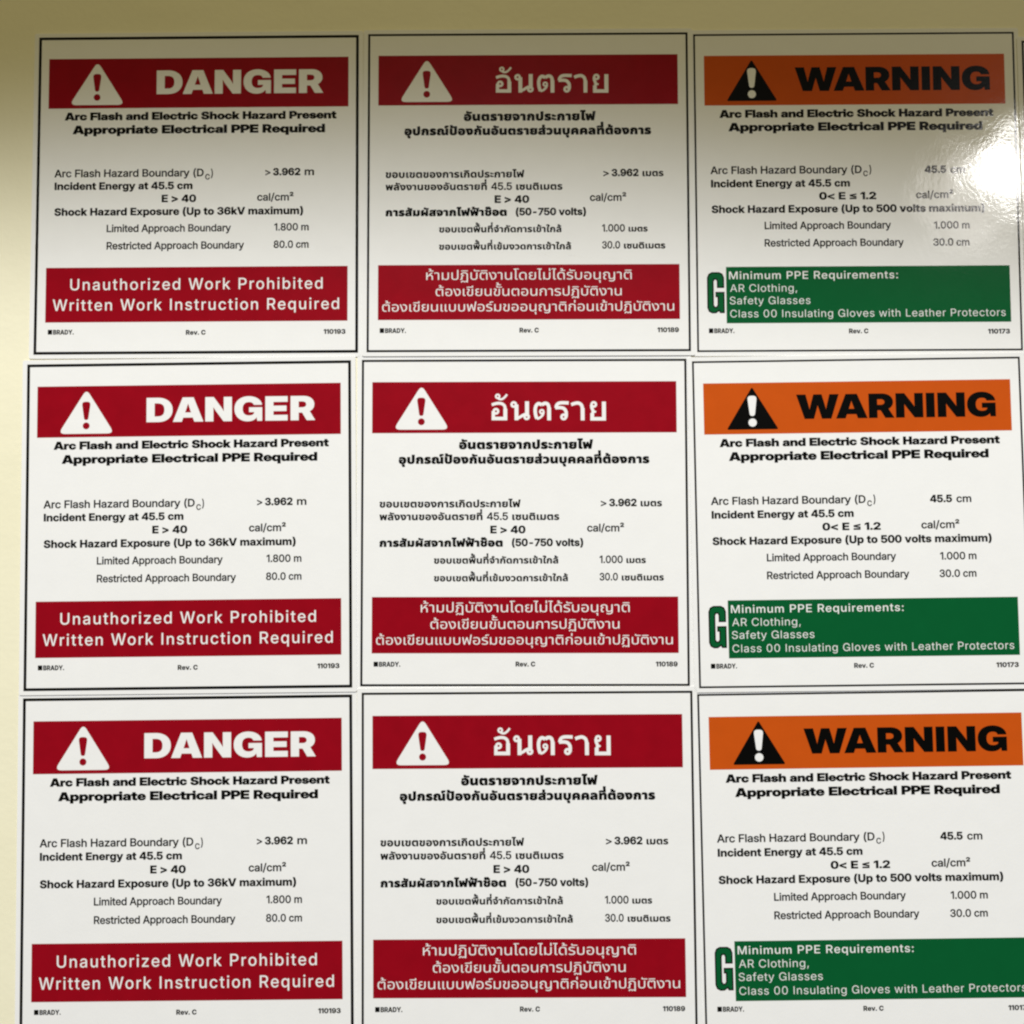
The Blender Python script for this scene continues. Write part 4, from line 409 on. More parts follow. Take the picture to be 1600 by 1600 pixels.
  'ส': '616|371,0 371,351 371,391c 323,425c 275,425 222,425c 118,392c 84,372 84,519 113,533c 225,563c 297,563 351,563c 441,537c 462,494 508,483c 550,404c 550,340 550,0/211,-10 124,-10c 31,72c 31,146 31,225c 143,323c 262,334 400,346 400,220 282,207 244,202c 212,172c 212,152 212,130c 241,107c 263,107 273,107c 295,112c 303,114 316,6 297,-1c 241,-10c/460,421 375,503 416,519c 452,559c 450,584 593,584 593,554c 570,491c 512,438c',
  'อ': '602|293,-15 163,-15c 39,108c 39,223 39,241c 42,305c 45,326 303,326 303,218 217,218 217,207 217,179c 233,139c 266,118c 292,118 321,118c 359,145c 379,208c 379,259 379,310c 355,381c 296,417c 243,417 214,417c 148,404c 90,384c 71,374 71,523 95,535c 165,553c 244,563c 281,563 384,563c 509,492c 567,361c 567,271 567,179c 510,51c 389,-15c',
  'ะ': '364|168,312 120,312c 62,342c 38,392c 38,420 38,439c 49,480c 60,501 188,485 186,477c 184,462c 184,454 184,440c 200,427c 221,427 319,427 319,312/168,32 120,32c 62,62c 38,112c 38,140 38,159c 49,200c 60,221 188,205 186,197c 184,182c 184,174 184,160c 200,147c 221,147 319,147 319,32',
  'ั': '0|-228,618 -278,618c -335,647c -359,694c -359,719 -359,738c -348,779c -337,800 -209,784 -211,776c -213,763c -213,758 -213,744c -196,730c -175,730 23,730 23,618',
  'า': '455|212,0 212,347 212,386c 174,419c 136,419 104,419c 52,402c 31,391 31,533 54,543c 138,563c 193,563 251,563c 342,530c 395,451c 395,381 395,0',
  'ี': '0|-550,618 -550,693 -434,742 -70,742 -70,618/-223,691 -223,804 -70,804 -70,691',
  'ุ': '0|-226,-261 -226,-181 -226,-156c -248,-156 -253,-156c -263,-158c -268,-160 -275,-82 -261,-76c -203,-64c -170,-64 -114,-64c -70,-106c -70,-143 -70,-261',
  'ไ': '363|100,448 100,576 100,614c 114,661c 138,691c 151,701 150,705 5,705 35,834 374,834 374,705 337,705c 283,657c 283,593 283,448/255,-10 201,-10c 132,23c 100,86c 100,131 100,548 283,548 283,152 283,136c 298,119c 314,119 322,119c 340,122c 347,125 362,12 343,2c 288,-10c',
  '่': '0|-244,618 -244,838 -80,838 -80,618',
  '้': '0|-385,617 -385,670 -375,674c -343,687c -319,710c -319,729 -319,745c -335,759c -346,759 -352,759c -369,755c -375,752 -394,825 -374,842c -310,854c -286,854 -238,854c -184,813c -184,768 -184,749c -204,712c -231,700 -232,728 -57,728 -57,617',
  '๊': '0|-349,613 -405,613c -468,677c -468,731 -468,786c -403,852c -348,853 -282,815 -225,853 -152,851c -97,798c -97,761 -97,742c -109,715c -117,707 -120,723 -29,723 -29,618 -248,618 -248,693 -237,698c -221,713c -221,727 -221,743c -238,759c -246,760 -279,741 -283,741 -314,760 -322,759c -338,742c -338,727 -338,714c -322,696c -309,696 -305,696c -297,697c -291,698 -286,625 -293,619c -332,613c',
  '์': '0|-269,600 -278,617c -290,664c -290,689 -290,721c -267,772c -211,801c -162,801 -10,801 -10,682 -99,682 -118,682c -138,670c -138,654 -138,647c -134,632c -130,624',
 },
}
SHAPED = {
  # อันตราย
  'header': ('thai_medium', 'อ0,0 ั564,0 น580,0 ต1202,0 ร1844,0 า2341,0 ย2755,0'),
  # อันตรายจากประกายไฟ
  't1': ('thai_bold', 'อ0,0 ั564,0 น602,0 ต1262,0 ร1924,0 า2455,0 ย2910,0 จ3544,0 า4115,0 ก4570,0 ป5215,0 ร5863,0 ะ6394,0 ก6759,0 า7403,0 ย7858,0 ไ8492,0 ฟ8855,0'),
  # อุปกรณ์ป้องกันอันตรายส่วนบุคคลที่ต้องการ
  't2': ('thai_bold', 'อ0,0 ุ528,0 ป602,0 ก1250,0 ร1894,0 ณ2426,0 ์3335,0 ป3378,0 ้3845,0 อ4027,0 ง4628,0 ก5213,0 ั5811,0 น5857,0 อ6517,0 ั7081,0 น7119,0 ต7779,0 ร8441,0 า8972,0 ย9428,0 ส10061,0 ่10640,0 ว10677,0 น11201,0 บ11861,0 ุ12452,0 ค12508,0 ค13168,0 ล13828,0 ท14439,0 ี15045,0 ่15045,236 ต15098,0 ้15730,0 อ15760,0 ง16362,0 ก16946,0 า17590,0 ร18046,0'),
  # ขอบเขตของการเกิดประกายไฟ
  'r1': ('thai_semi', 'ข0,0 อ582,0 บ1171,0 เ1798,0 ข2128,0 ต2710,0 ข3360,0 อ3942,0 ง4531,0 ก5094,0 า5712,0 ร6141,0 เ6652,0 ก6983,0 ิ7581,0 ด7601,0 ป8231,0 ร8859,0 ะ9371,0 ก9724,0 า10343,0 ย10771,0 ไ11387,0 ฟ11724,0'),
  # เมตร
  'm': ('thai_semi', 'เ0,0 ม331,0 ต969,0 ร1619,0'),
  # พลังงานของอันตรายที่
  'r2': ('thai_semi', 'พ0,0 ล720,0 ั1284,0 ง1312,0 ง1876,0 า2439,0 น2867,0 ข3506,0 อ4088,0 ง4677,0 อ5240,0 ั5804,0 น5829,0 ต6467,0 ร7117,0 า7628,0 ย8057,0 ท8672,0 ี9278,0 ่9278,236'),
  # เซนติเมตร
  'cmt': ('thai_semi', 'เ0,0 ซ331,0 น923,0 ต1561,0 ิ2193,0 เ2211,0 ม2542,0 ต3181,0 ร3831,0'),
  # การสัมผัสจากไฟฟ้าช๊อต
  'r4': ('thai_bold', 'ก0,0 า644,0 ร1100,0 ส1631,0 ั2210,0 ม2247,0 ผ2907,0 ั3556,0 ส3605,0 จ4221,0 า4792,0 ก5247,0 ไ5892,0 ฟ6254,0 ฟ6991,0 ้7557,0 า7728,0 ช8184,0 ๊8750,-2 อ8806,0 ต9408,0'),
  # ขอบเขตพื้นที่จำกัดการเข้าใกล้
  'r5': ('thai_semi', 'ข0,0 อ582,0 บ1171,0 เ1798,0 ข2128,0 ต2710,0 พ3360,0 ื4061,0 ้3996,236 น4080,0 ท4718,0 ี5324,0 ่5324,236 จ5354,0 ํ5895,0 า5907,0 ก6336,0 ั6934,0 ด6954,0 ก7584,0 า8203,0 ร8631,0 เ9143,0 ข9473,0 ้10027,0 า10055,0 ใ10483,0 ก10810,0 ล11429,0 ้11993,0'),
  # ขอบเขตพื้นที่เข้มงวดการเข้าใกล้
  'r6': ('thai_semi', 'ข0,0 อ582,0 บ1171,0 เ1798,0 ข2128,0 ต2710,0 พ3360,0 ื4061,0 ้3996,236 น4080,0 ท4718,0 ี5324,0 ่5324,236 เ5354,0 ข5685,0 ้6239,0 ม6267,0 ง6906,0 ว7469,0 ด7978,0 ก8608,0 า9226,0 ร9655,0 เ10166,0 ข10497,0 ้11051,0 า11079,0 ใ11507,0 ก11834,0 ล12452,0 ้13016,0'),
  # ห้ามปฏิบัติงานโดยไม่ได้รับอนุญาติ
  'b1': ('thai_light', 'ห0,0 ้610,0 า585,0 ม991,0 ป1604,0 ฏ2208,0 ิ2808,0 บ2807,0 ั3418,0 ต3409,0 ิ4041,0 ง4043,0 า4578,0 น4984,0 โ5596,0 ด5897,0 ย6512,0 ไ7104,0 ม7400,0 ่8022,0 ไ8012,0 ด8308,0 ้8924,0 ร8922,0 ั9459,0 บ9408,0 อ10010,0 น10582,0 ุ11195,0 ญ11194,0 า12102,0 ต12508,0 ิ13140,0'),
  # ต้องเขียนขั้นตอนการปฏิบัติงาน
  'b2': ('thai_light', 'ต0,0 ้632,0 อ634,0 ง1206,0 เ1741,0 ข2031,0 ี2585,0 ย2576,0 น3169,0 ข3781,0 ั4335,0 ้4365,179 น4326,0 ต4938,0 อ5571,0 น6144,0 ก6756,0 า7353,0 ร7759,0 ป8244,0 ฏ8848,0 ิ9448,0 บ9447,0 ั10058,0 ต10049,0 ิ10681,0 ง10683,0 า11218,0 น11624,0'),
  # ต้องเขียนแบบฟอร์มขออนุญาติก่อนเข้าปฏิบัติงาน
  'b3': ('thai_light', 'ต0,0 ้632,0 อ634,0 ง1206,0 เ1741,0 ข2031,0 ี2585,0 ย2576,0 น3169,0 แ3781,0 บ4340,0 บ4942,0 ฟ5544,0 อ6226,0 ร6798,0 ์7335,0 ม7284,0 ข7896,0 อ8441,0 อ9014,0 น9586,0 ุ10199,0 ญ10198,0 า11106,0 ต11512,0 ิ12144,0 ก12146,0 ่12744,0 อ12743,0 น13315,0 เ13927,0 ข14217,0 ้14771,0 า14762,0 ป15168,0 ฏ15772,0 ิ16372,0 บ16371,0 ั16982,0 ต16973,0 ิ17605,0 ง17607,0 า18142,0 น18548,0'),
}
# (part name, words or @shaped line, style, ink left, ink right, baseline, cap height, letter spacing) in 1/500 of the frame
LINES = {
 'danger': [
    ('signal_word', 'DANGER', 'black', 184.9, 444.7, 91.9, 37.55, 0),
    ('text_line', 'Arc Flash and Electric Shock Hazard Present', 'black', 42.0, 465.5, 132.5, 12.09, -22),
    ('text_line', 'Appropriate Electrical PPE Required', 'black', 54.6, 447.8, 154.2, 12.98, -22),
    ('text_line', 'Arc Flash Hazard Boundary (D', 'regular', 27.3, 259.7, 222.4, 11.6, -10),
    ('text_line', 'C', 'regular', 262.1, 269.3, 227.6, 8.355, 0),
    ('text_line', ')', 'regular', 270.7, 274.0, 223.2, 11.6, -10),
    ('text_line', '>', 'regular', 355.3, 363.5, 221.9, 10.81, 0),
    ('text_line', '3.962', 'bold', 367.3, 409.8, 221.9, 11.21, -12),
    ('text_line', 'm', 'regular', 416.3, 431.0, 221.8, 11.21, -10),
    ('text_line', 'Incident Energy at 45.5 cm', 'bold', 28.0, 242.6, 242.4, 11.4, -12),
    ('text_line', 'E > 40', 'bold', 194.7, 248.4, 262.8, 11.4, -12),
    ('text_line', 'cal/cm²', 'regular', 342.9, 399.4, 261.5, 11.4, -10),
    ('text_line', 'Shock Hazard Exposure (Up to 36kV maximum)', 'bold', 28.4, 414.5, 283.1, 11.6, -12),
    ('text_line', 'Limited Approach Boundary', 'regular', 110.1, 303.0, 309.2, 11.21, -10),
    ('text_line', '1.800 m', 'regular', 369.7, 423.2, 308.6, 11.01, -10),
    ('text_line', 'Restricted Approach Boundary', 'regular', 110.3, 323.4, 336.4, 11.21, -10),
    ('text_line', '80.0 cm', 'regular', 369.0, 423.2, 335.8, 11.01, -10),
    ('text_line', 'Unauthorized Work Prohibited', 'medium', 55.2, 445.0, 400.0, 17.6, 95),
    ('text_line', 'Written Work Instruction Required', 'medium', 28.5, 470.5, 431.9, 17.6, 95),
    ('maker_mark', 'BRADY.', 'bold', 29.8, 61.7, 468.8, 7.176, 0),
    ('revision_mark', 'Rev. C', 'bold', 234.7, 265.3, 470.4, 7.176, 0),
    ('part_number', '110193', 'bold', 446.9, 480.7, 470.4, 7.176, 0),
 ],
 'thai': [
    ('signal_word', '@header', '', 199.6, 375.9, 94.3, 0.95, 0),
    ('text_line', '@t1', '', 149.9, 355.7, 138.5, 0.875, 0),
    ('text_line', '@t2', '', 57.3, 441.8, 160.9, 0.875, 0),
    ('text_line', '@r1', '', 28.0, 244.3, 228.0, 0.875, 0),
    ('text_line', '>', 'regular', 366.9, 375.7, 227.1, 10.81, 0),
    ('text_line', '3.962', 'bold', 379.6, 421.7, 227.0, 11.21, -12),
    ('text_line', '@m', '', 427.6, 460.4, 227.1, 0.875, 0),
    ('text_line', '@r2', '', 28.1, 186.1, 247.5, 0.875, 0),
    ('text_line', '45.5', 'regular', 192.5, 225.0, 247.5, 11.21, -10),
    ('text_line', '@cmt', '', 231.3, 303.4, 247.6, 0.875, 0),
    ('text_line', 'E > 40', 'bold', 197.8, 251.7, 268.0, 11.4, -12),
    ('text_line', 'cal/cm²', 'regular', 345.7, 402.2, 265.5, 11.4, -10),
    ('text_line', '@r4', '', 28.3, 216.9, 288.2, 0.875, 0),
    ('text_line', '(50-750 volts)', 'bold', 230.7, 339.7, 287.7, 11.4, -12),
    ('text_line', '@r5', '', 111.5, 301.5, 314.0, 0.875, 0),
    ('text_line', '1.000', 'regular', 364.4, 399.8, 313.6, 11.01, -10),
    ('text_line', '@m', '', 405.2, 435.1, 313.7, 0.875, 0),
    ('text_line', '@r6', '', 111.5, 316.1, 341.0, 0.875, 0),
    ('text_line', '30.0', 'regular', 364.2, 392.2, 340.0, 11.01, -10),
    ('text_line', '@cmt', '', 397.9, 462.2, 340.2, 0.875, 0),
    ('text_line', '@b1', '', 91.9, 409.6, 388.0, 0.845, 0),
    ('text_line', '@b2', '', 106.6, 393.9, 413.1, 0.845, 0),
    ('text_line', '@b3', '', 23.9, 474.7, 437.0, 0.845, 0),
    ('maker_mark', 'BRADY.', 'bold', 28.4, 60.9, 470.2, 7.176, 0),
    ('revision_mark', 'Rev. C', 'bold', 236.0, 266.0, 470.2, 7.176, 0),
    ('part_number', '110189', 'bold', 448.6, 481.8, 470.4, 7.176, 0),
 ],
 'warn': [
    ('signal_word', 'WARNING', 'black', 157.6, 460.7, 91.5, 37.16, 0),
    ('text_line', 'Arc Flash and Electric Shock Hazard Present', 'black', 39.2, 465.0, 133.2, 12.09, -22),
    ('text_line', 'Appropriate Electrical PPE Required', 'black', 52.9, 447.4, 154.6, 12.98, -22),
    ('text_line', 'Arc Flash Hazard Boundary (D', 'regular', 24.0, 258.7, 221.9, 11.6, -10),
    ('text_line', 'C', 'regular', 261.0, 268.2, 226.8, 8.355, 0),
    ('text_line', ')', 'regular', 270.2, 273.5, 221.9, 11.6, -10),
    ('text_line', '45.5', 'bold', 356.1, 389.6, 222.4, 11.21, -12),
    ('text_line', 'cm', 'regular', 396.0, 418.7, 222.6, 11.21, -10),
    ('text_line', 'Incident Energy at 45.5 cm', 'bold', 24.7, 240.1, 242.9, 11.4, -12),
    ('text_line', '0< E ≤ 1.2', 'bold', 192.0, 280.4, 263.1, 11.21, -12),
    ('text_line', 'cal/cm²', 'regular', 341.7, 399.3, 262.0, 11.4, -10),
    ('text_line', 'Shock Hazard Exposure (Up to 500 volts maximum)', 'bold', 25.1, 447.3, 283.3, 11.6, -12),
    ('text_line', 'Limited Approach Boundary', 'regular', 106.7, 302.3, 309.1, 11.21, -10),
    ('text_line', '1.000 m', 'regular', 368.5, 423.4, 309.8, 11.01, -10),
    ('text_line', 'Restricted Approach Boundary', 'regular', 106.3, 321.3, 336.2, 11.21, -10),
    ('text_line', '30.0 cm', 'regular', 366.7, 422.4, 336.4, 11.01, -10),
    ('text_line', 'Minimum PPE Requirements:', 'medium', 50.7, 310.8, 387.0, 11.8, 60),
    ('text_line', 'AR Clothing,', 'light', 52.1, 155.1, 406.7, 11.5, 45),
    ('text_line', 'Safety Glasses', 'light', 51.3, 175.3, 426.0, 11.5, 45),
    ('text_line', 'Class 00 Insulating Gloves with Leather Protectors', 'light', 51.7, 475.0, 446.4, 11.5, 55),
    ('maker_mark', 'BRADY.', 'bold', 26.6, 57.8, 470.7, 7.176, 0),
    ('revision_mark', 'Rev. C', 'bold', 233.8, 263.8, 472.1, 7.176, 0),
    ('part_number', '110173', 'bold', 447.2, 481.0, 473.7, 7.176, 0),
 ],
}

# the Thai headline, drawn as pen strokes: (width, 0 straight / 1 curved / 2 ring of given radius, points in layout units)
THAI_HEADLINE = [
 (4.49, 1, [(200.4, 70.5), (204.9, 68.9), (210.3, 68.0), (215.9, 68.8), (219.8, 72.0), (221.1, 77.1)]),
 (5.92, 0, [(221.1, 76.7), (221.1, 94.2)]),
 (5.38, 0, [(223.8, 91.7), (200.1, 91.6)]),
 (5.03, 0, [(202.7, 91.6), (202.7, 80.2)]),
 (3.59, 2, [(206.7, 80.4), (3.41, 0)]),
 (2.87, 2, [(209.4, 57.3), (2.78, 0)]),
 (3.23, 1, [(209.9, 60.7), (213.2, 61.9), (216.6, 61.4), (220.3, 58.6), (223.8, 54.3)]),
 (3.59, 2, [(234.1, 70.0), (3.32, 0)]),
 (5.92, 0, [(238.3, 70.1), (238.3, 94.3)]),
 (4.31, 1, [(237.2, 91.9), (242.6, 90.1), (248.9, 86.3), (255.2, 84.1)]),
 (6.1, 0, [(254.5, 65.2), (254.5, 88.6)]),
 (3.59, 2, [(253.9, 89.1), (3.32, 0)]),
 (5.21, 1, [(269.7, 92.1), (267.7, 86.0), (267.0, 77.9), (268.6, 71.8), (272.2, 68.8), (277.2, 70.6)]),
 (5.21, 1, [(277.2, 70.6), (282.1, 68.3), (286.4, 69.9), (288.4, 75.3)]),
 (5.92, 0, [(288.4, 74.9), (288.4, 94.6)]),
 (2.87, 2, [(277.2, 81.3), (2.78, 0)]),
 (3.59, 1, [(279.9, 82.3), (278.1, 86.9), (273.6, 90.9), (269.5, 92.2)]),
 (5.03, 1, [(318.5, 67.9), (307.9, 67.6), (302.5, 68.8), (299.8, 72.0), (299.1, 75.6)]),
 (5.03, 1, [(298.0, 75.4), (305.6, 75.1), (311.0, 76.5), (314.3, 81.0), (314.7, 87.1), (313.8, 90.3)]),
 (3.77, 2, [(310.8, 89.4), (3.41, 0)]),
 (5.03, 1, [(322.4, 70.6), (327.2, 68.8), (333.0, 68.0), (337.9, 70.9), (339.9, 77.0)]),
 (5.92, 0, [(339.9, 76.1), (339.9, 94.9)]),
 (3.59, 2, [(357.0, 70.3), (3.32, 0)]),
 (4.49, 1, [(353.5, 70.8), (354.0, 75.7), (355.8, 80.2), (355.0, 85.6)]),
 (3.05, 0, [(356.0, 80.4), (360.4, 82.2)]),
 (5.74, 0, [(354.6, 83.8), (354.6, 93.7)]),
 (5.38, 0, [(351.7, 92.5), (375.6, 92.6)]),
 (6.1, 0, [(372.6, 66.0), (372.6, 94.7)]),
]

CAP = 727.0
cache = {}
def area(p): return sum(p[i][0] * p[(i + 1) % len(p)][1] - p[(i + 1) % len(p)][0] * p[i][1] for i in range(len(p))) / 2
def flatten(s, seg):
    pts = []
    for t in s.split():
        on = t[-1] != 'c'; x, y = t.rstrip('c').split(','); pts.append((float(x), float(y), on))
    ex = []
    for i, a in enumerate(pts):              # insert the implied on-curve points
        ex.append(a); nx = pts[(i + 1) % len(pts)]
        if not a[2] and not nx[2]: ex.append(((a[0] + nx[0]) / 2, (a[1] + nx[1]) / 2, True))
    k = next(i for i, a in enumerate(ex) if a[2]); ex = ex[k:] + ex[:k]; out = []; n = len(ex); i = 0
    while i < n:
        a = ex[i]; nx = ex[(i + 1) % n]; out.append((a[0], a[1]))
        if nx[2]: i += 1; continue
        e = ex[(i + 2) % n]
        for j in range(1, seg):
            t = j / seg; u = 1 - t
            out.append((u * u * a[0] + 2 * u * t * nx[0] + t * t * e[0], u * u * a[1] + 2 * u * t * nx[1] + t * t * e[1]))
        i += 2
    r = [out[0]]
    for q in out[1:]:
        if abs(q[0] - r[-1][0]) + abs(q[1] - r[-1][1]) > 1.0: r.append(q)
    if abs(r[0][0] - r[-1][0]) + abs(r[0][1] - r[-1][1]) <= 1.0: r.pop()
    return r
def shapes(loops):
    """loops -> [(verts2d, tris, 0)]: constrained triangulation, keeping what the loops wind round (they may cross themselves)"""
    V = []; E = []
    for l in loops:
        o = len(V); n = len(l)
        V += [Vector(q) for q in l]; E += [(o + i, o + (i + 1) % n) for i in range(n)]
    vs, _, fs, _, _, _ = delaunay_2d_cdt(V, E, [], 0, 1e-4)
    keep = []
    for f in fs:
        cx = sum(vs[i].x for i in f) / len(f); cy = sum(vs[i].y for i in f) / len(f); wn = 0
        for l in loops:
            for i in range(len(l)):
                (x1, y1), (x2, y2) = l[i - 1], l[i]
                if (y1 > cy) != (y2 > cy) and cx < (x2 - x1) * (cy - y1) / (y2 - y1) + x1: wn += 1 if y2 > y1 else -1
        if wn: keep.append(tuple(f))
    return [([(q.x, q.y) for q in vs], keep, 0)]
def spread(l, d):
    """ink spread: every outline moved outwards by d (the ink lies to the right of the travel)"""
    n = len(l); out = []
    for i in range(n):
        p0, p1, p2 = Vector(l[i - 1]), Vector(l[i]), Vector(l[(i + 1) % n])
        e1 = (p1 - p0).normalized(); e2 = (p2 - p1).normalized()
        m = Vector((-e1.y - e2.y, e1.x + e2.x)); out.append(tuple(p1 + m * (d / max(0.5, 1 + e1.dot(e2)))))
    return out
def glyph(st, ch, seg, gain):
    k = (st, ch, seg, gain)
    if k not in cache:
        adv, body = GLYPHS[st][ch].split('|')
        loops = [flatten(s, seg) for s in body.split('/')] if body else []
        if gain: loops = [spread(l, gain) for l in loops]
        cache[k] = (float(adv), shapes(loops) if loops else [])
    return cache[k]
KERN = {'WA': -75, 'AR': 0, 'Wo': -25, 'Wr': -12, 'Av': -30, 'AN': 0, 'DA': -20, '11': -20, 'P ': -10, 'kV': -10, 'LE': 0}
S = 0.127 / 500.0                            # one layout unit in metres
def P(u, v, z): return ((u - 250) * S, (250 - v) * S, z)
SHEET_T = 0.00028
Z1, Z2, Z3 = SHEET_T + 0.00001, SHEET_T + 0.00002, SHEET_T + 0.00003
def text_mesh(text, st, u0, u1, base, cap, spc, z, seg, gain, extra=()):
    items = []
    if text[0] == '@':
        st, seq = SHAPED[text[1:]]
        for it in seq.split():
            x, y = it[1:].split(','); items.append((it[0], float(x), float(y)))
    else:
        pen = 0.0
        for i, ch in enumerate(text):
            items.append((ch, pen, 0.0))
            pen += (GLYPHS[st][ch] and float(GLYPHS[st][ch].split('|')[0])) + spc + KERN.get(text[i:i + 2], 0)
    lo = 1e9; hi = -1e9
    for ch, x, y in items:
        for vs, T, li in glyph(st, ch, seg, gain)[1]:
            lo = min(lo, min(q[0] for q in vs) + x); hi = max(hi, max(q[0] for q in vs) + x)
    kx = (u1 - u0) / (hi - lo)
    ky = cap / CAP if cap > 2 else kx * cap
    V = []; F = []
    for n, (ch, x, y) in enumerate(items):
        for vs, T, li in glyph(st, ch, seg, gain)[1]:
            o = len(V)
            V += [P(u0 + (q[0] + x - lo) * kx, base - (q[1] + y) * ky, z) for q in vs]
            F += [tuple(o + i for i in t) for t in T]
    for poly in extra:
        o = len(V); V += [P(a, b_, z) for a, b_ in poly]; F.append(tuple(range(o, o + len(poly))))
    return V, F
def stroke_mesh(strokes, z):
    loops = []
    def ccw(l): return l if area(l) > 0 else l[::-1]
    for w_, kind, pts in strokes:
        if kind == 2:
            (cx, cy), (r, _) = pts; n = 40
            ring = [(math.cos(2 * math.pi * i / n), math.sin(2 * math.pi * i / n)) for i in range(n + 1)]
            for i in range(n):
                a, b_ = ring[i], ring[i + 1]; ro, ri = r + w_ / 2, r - w_ / 2
                loops.append(ccw([(cx + a[0] * ri, cy + a[1] * ri), (cx + a[0] * ro, cy + a[1] * ro), (cx + b_[0] * ro, cy + b_[1] * ro), (cx + b_[0] * ri, cy + b_[1] * ri)]))
            continue
        P_ = [Vector(q) for q in pts]
        if kind == 1:
            E_ = [2 * P_[0] - P_[1]] + P_ + [2 * P_[-1] - P_[-2]]; C_ = []
            for i in range(1, len(E_) - 2):
                for j in range(6):
                    t = j / 6; a, b_, c, d = E_[i - 1:i + 3]
                    C_.append(0.5 * (2 * b_ + (c - a) * t + (2 * a - 5 * b_ + 4 * c - d) * t * t + (3 * b_ - a - 3 * c + d) * t ** 3))
            P_ = C_ + [P_[-1]]
        h = w_ / 2
        T_ = [(P_[min(i + 1, len(P_) - 1)] - P_[max(i - 1, 0)]).normalized() for i in range(len(P_))]
        L_ = [(p_.x - t.y * h, p_.y + t.x * h) for p_, t in zip(P_, T_)]
        R_ = [(p_.x + t.y * h, p_.y - t.x * h) for p_, t in zip(P_, T_)]
        for i in range(len(P_) - 1): loops.append(ccw([L_[i], L_[i + 1], R_[i + 1], R_[i]]))
    vs, T, _ = shapes([[(a, -b_) for a, b_ in l][::-1] for l in loops])[0]
    return [P(a, -b_, z) for a, b_ in vs], T
def poly_part(name, loops, z, mat, parent):
    """loops in layout units; the first is the outline, the others holes"""
    L = [[(a, -b_) for a, b_ in l] for l in loops]
    L = [l if (area(l) < 0) == (i == 0) else l[::-1] for i, l in enumerate(L)]
    V = []; F = []
    for vs, T, li in shapes(L):
        o = len(V); V += [P(a, -b_, z) for a, b_ in vs]; F += [tuple(o + i for i in t) for t in T]
    return link_mesh(name, V, F, mat, parent)
def rect(a, b_, c, d): return [(a, b_), (c, b_), (c, d), (a, d)]
def rounded(poly, r, n=6):
    out = []
    for i, q in enumerate(poly):
        a = Vector(poly[i - 1]); c = Vector(poly[(i + 1) % len(poly)]); q = Vector(q)
        da = (a - q).normalized(); dc = (c - q).normalized(); half = da.angle(dc) / 2
        t = min(r / math.tan(half), (a - q).length / 2, (c - q).length / 2)
        s, e = q + da * t, q + dc * t
        for j in range(n + 1):
            u = j / n; out.append(tuple(s * (1 - u) ** 2 + q * 2 * u * (1 - u) + e * u * u))
    return out
def circle(cx, cy, r, n=28): return [(cx + r * math.cos(2 * math.pi * i / n), cy + r * math.sin(2 * math.pi * i / n)) for i in range(n)]
def inset(poly, d):
    """move every edge of a clockwise (in layout units) outline inwards by d"""
    out = []; n = len(poly); sg = 1 if area(poly) > 0 else -1
    for i in range(n):
        p0, p1, p2 = Vector(poly[i - 1]), Vector(poly[i]), Vector(poly[(i + 1) % n])
        e1 = (p1 - p0).normalized(); e2 = (p2 - p1).normalized()
        n1 = Vector((-e1.y, e1.x)) * sg; n2 = Vector((-e2.y, e2.x)) * sg
        m = (n1 + n2); k = d / max(0.35, 1 + n1.dot(n2)); out.append(tuple(p1 + m * k))
    return out

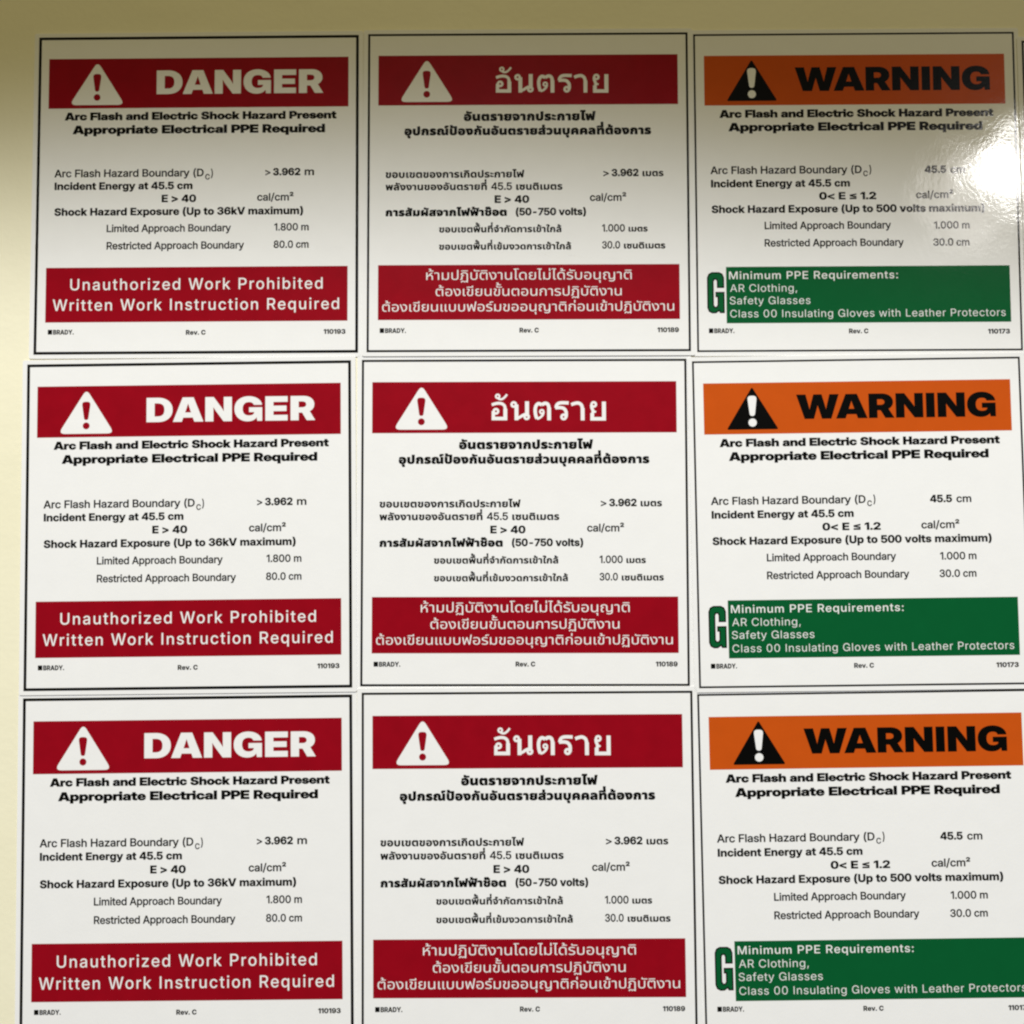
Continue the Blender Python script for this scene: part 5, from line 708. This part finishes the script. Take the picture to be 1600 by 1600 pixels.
# ------------------------------------------------------------------ one label of each kind
def make_label(kind, border):
    root = bpy.data.objects.new('safety_label', None); COL.objects.link(root)
    root.empty_display_size = 0.02
    # the vinyl sheet: a thin slab with rounded corners
    mg, mv = 7.0, 6.4
    out = rounded(rect(-mg, -mv, 500 + mg, 500 + mv), 3.5, 5)
    n = len(out)
    V = [P(a, b_, 0.0) for a, b_ in out] + [P(a, b_, SHEET_T) for a, b_ in out]
    link_mesh('sheet', V, [tuple(range(n, 2 * n))[::-1], tuple(range(n))] + [(i, (i + 1) % n, n + (i + 1) % n, n + i) for i in range(n)], M_WHITE, root)
    poly_part('printed_border', [rect(0, 0, 500, 500), rect(border, border, 500 - border, 500 - border)], Z1, M_BLACK, root)
    bandm = M_ORANGE if kind == 'warn' else M_RED
    band = poly_part('header_band', [rect(16.3, 34.7, 484.0, 113.8)], Z1, bandm, root)
    if kind == 'warn':
        poly_part('warning_triangle', [rounded([(90.5, 41.0), (50.8, 106.9), (129.9, 106.9)], 2.0)], Z2, M_BLACK, band)
        ex = rounded([(82.9, 54.8), (97.7, 54.8), (94.0, 86.0), (86.6, 86.0)], 5.5); dot = circle(90.4, 96.2, 6.3); em = M_WHITE
    else:
        poly_part('warning_triangle', [rounded([(92.2, 39.5), (49.0, 108.4), (135.4, 108.4)], 6.0)], Z2, M_WHITE, band)
        ex = rounded([(84.9, 59.0), (98.9, 59.0), (94.9, 87.2), (88.9, 87.2)], 5.0); dot = circle(92.0, 96.3, 5.3); em = bandm
    a = poly_part('exclamation_mark', [ex], Z3, em, band)
    d = poly_part('exclamation_dot', [dot], Z3, em, band)
    if kind == 'warn':
        box = poly_part('notice_band', [rect(46.0, 367.8, 483.3, 455.6)], Z1, M_GREEN, root)
        g = [(43, 400.6), (43, 384.5), (40.5, 378.5), (35.5, 375.8), (24.0, 375.8), (18.8, 378.5), (16.4, 384.5), (16.4, 431.5),
             (18.8, 437.5), (24.0, 440.2), (30.0, 440.0), (34.5, 436.8), (36.0, 439.8), (43.4, 439.8), (43.4, 406.6), (29.2, 406.6),
             (29.2, 415.0), (32.2, 415.0), (32.2, 427.0), (30.6, 429.6), (28.4, 429.6), (26.8, 427.0), (26.8, 390.5), (28.0, 387.8),
             (30.4, 387.8), (31.6, 390.5), (31.6, 400.6)]
        gl = poly_part('code_letter', [g], Z1, M_BLACK, root)
        poly_part('code_letter_fill', [inset(g, 2.1)], Z2, M_GREEN, gl)
    else:
        box = poly_part('notice_band', [rect(17.2, 364.8, 483.6, 450.2)], Z1, M_RED, root)
    for name, text, st, u0, u1, base, cap, spc in LINES[kind]:
        par, z, mat = root, Z1, M_BLACK
        if name == 'signal_word': par, z = band, Z2; mat = M_BLACK if kind == 'warn' else M_WHITE
        elif name == 'text_line' and 366 < base < 452: par, z, mat = box, Z2, M_WHITE
        extra = ()
        if name == 'maker_mark': extra = [rect(u0 - 8.2, base, u0 - 1.4, base - 7.4)]
        gain = 0.0
        if mat is M_BLACK: gain = {'black': 16.0, 'bold': 17.0, 'regular': 21.0}.get(st, 24.0)
        if name == 'signal_word': gain = 6.0 if kind == 'warn' else 0.0
        V, F = text_mesh(text, st, u0, u1, base, cap, spc, z, 7 if name == 'signal_word' else 3, gain, extra)
        if text == '@header': V, F = stroke_mesh(THAI_HEADLINE, z)
        link_mesh(name, V, F, mat, par)
    return root
def copy_tree(o, parent=None):
    c = o.copy(); COL.objects.link(c); c.parent = parent
    for ch in o.children: copy_tree(ch, c)
    return c
GROUP = 'safety labels stuck in rows on the wall'
PLACES = [   # kind, middle x, middle y, turn, frame width, frame height, lifted, label
 ('danger', -0.12643, 0.14201, 0.00494, 0.12716, 0.12721, 0, 'white English DANGER label with dark shaded red header, top of the left column'),
 ('thai', 0.00390, 0.14254, 0.00198, 0.12638, 0.12721, 1, 'white Thai danger label with dark shaded red header, at the top of the middle column'),
 ('warn', 0.13264, 0.14245, 0.00396, 0.12639, 0.12689, 0, 'white WARNING label in the top row with a bright glare on its right edge'),
 ('danger', -0.12776, 0.01161, 0.01201, 0.12660, 0.12668, 1, 'white English DANGER label in the middle of the left column, bright red bands'),
 ('thai', 0.00236, 0.01280, 0.00217, 0.12646, 0.12646, 0, 'white Thai danger label at the centre of the nine, bright red bands'),
 ('warn', 0.13187, 0.01282, 0.01313, 0.12705, 0.12621, 1, 'white WARNING label of the middle row, fully lit orange header and green box'),
 ('danger', -0.12635, -0.11792, 0.01301, 0.12675, 0.12695, 0, 'white English DANGER label at the bottom left, its lower border cut off by the picture'),
 ('thai', 0.00370, -0.11611, 0.00713, 0.12667, 0.12730, 1, 'white Thai danger label at the bottom of the middle column'),
 ('warn', 0.13318, -0.11550, 0.01582, 0.12751, 0.12633, 0, 'white WARNING label at the bottom right, green box running off the edge'),
 ('thai', 0.26215, 0.13950, 0.00900, 0.12660, 0.12680, 1, 'label beyond the top WARNING label, only its black left border in the picture'),
]
proto = {k: make_label(k, b_) for k, b_ in (('danger', 4.4), ('thai', 3.4), ('warn', 2.9))}
used = set()
for kind, x, y, t, fw, fh, lift, lab in PLACES:
    o = proto[kind] if kind not in used else copy_tree(proto[kind])
    used.add(kind)
    tip = math.radians(-1.2) if x > 0.2 else 0.0           # the tenth one is tilted, far edge out, to keep the glare off it
    o.matrix_world = WALL @ Matrix.Translation((x, y, 0.00002 + 0.00032 * lift + 0.068 * math.sin(-tip))) @ Matrix.Rotation(t, 4, 'Z') @ Matrix.Rotation(tip, 4, 'Y') @ Matrix.Diagonal((fw / 0.127, fh / 0.127, 1, 1))
    o['label'] = lab; o['category'] = 'safety label'; o['group'] = GROUP
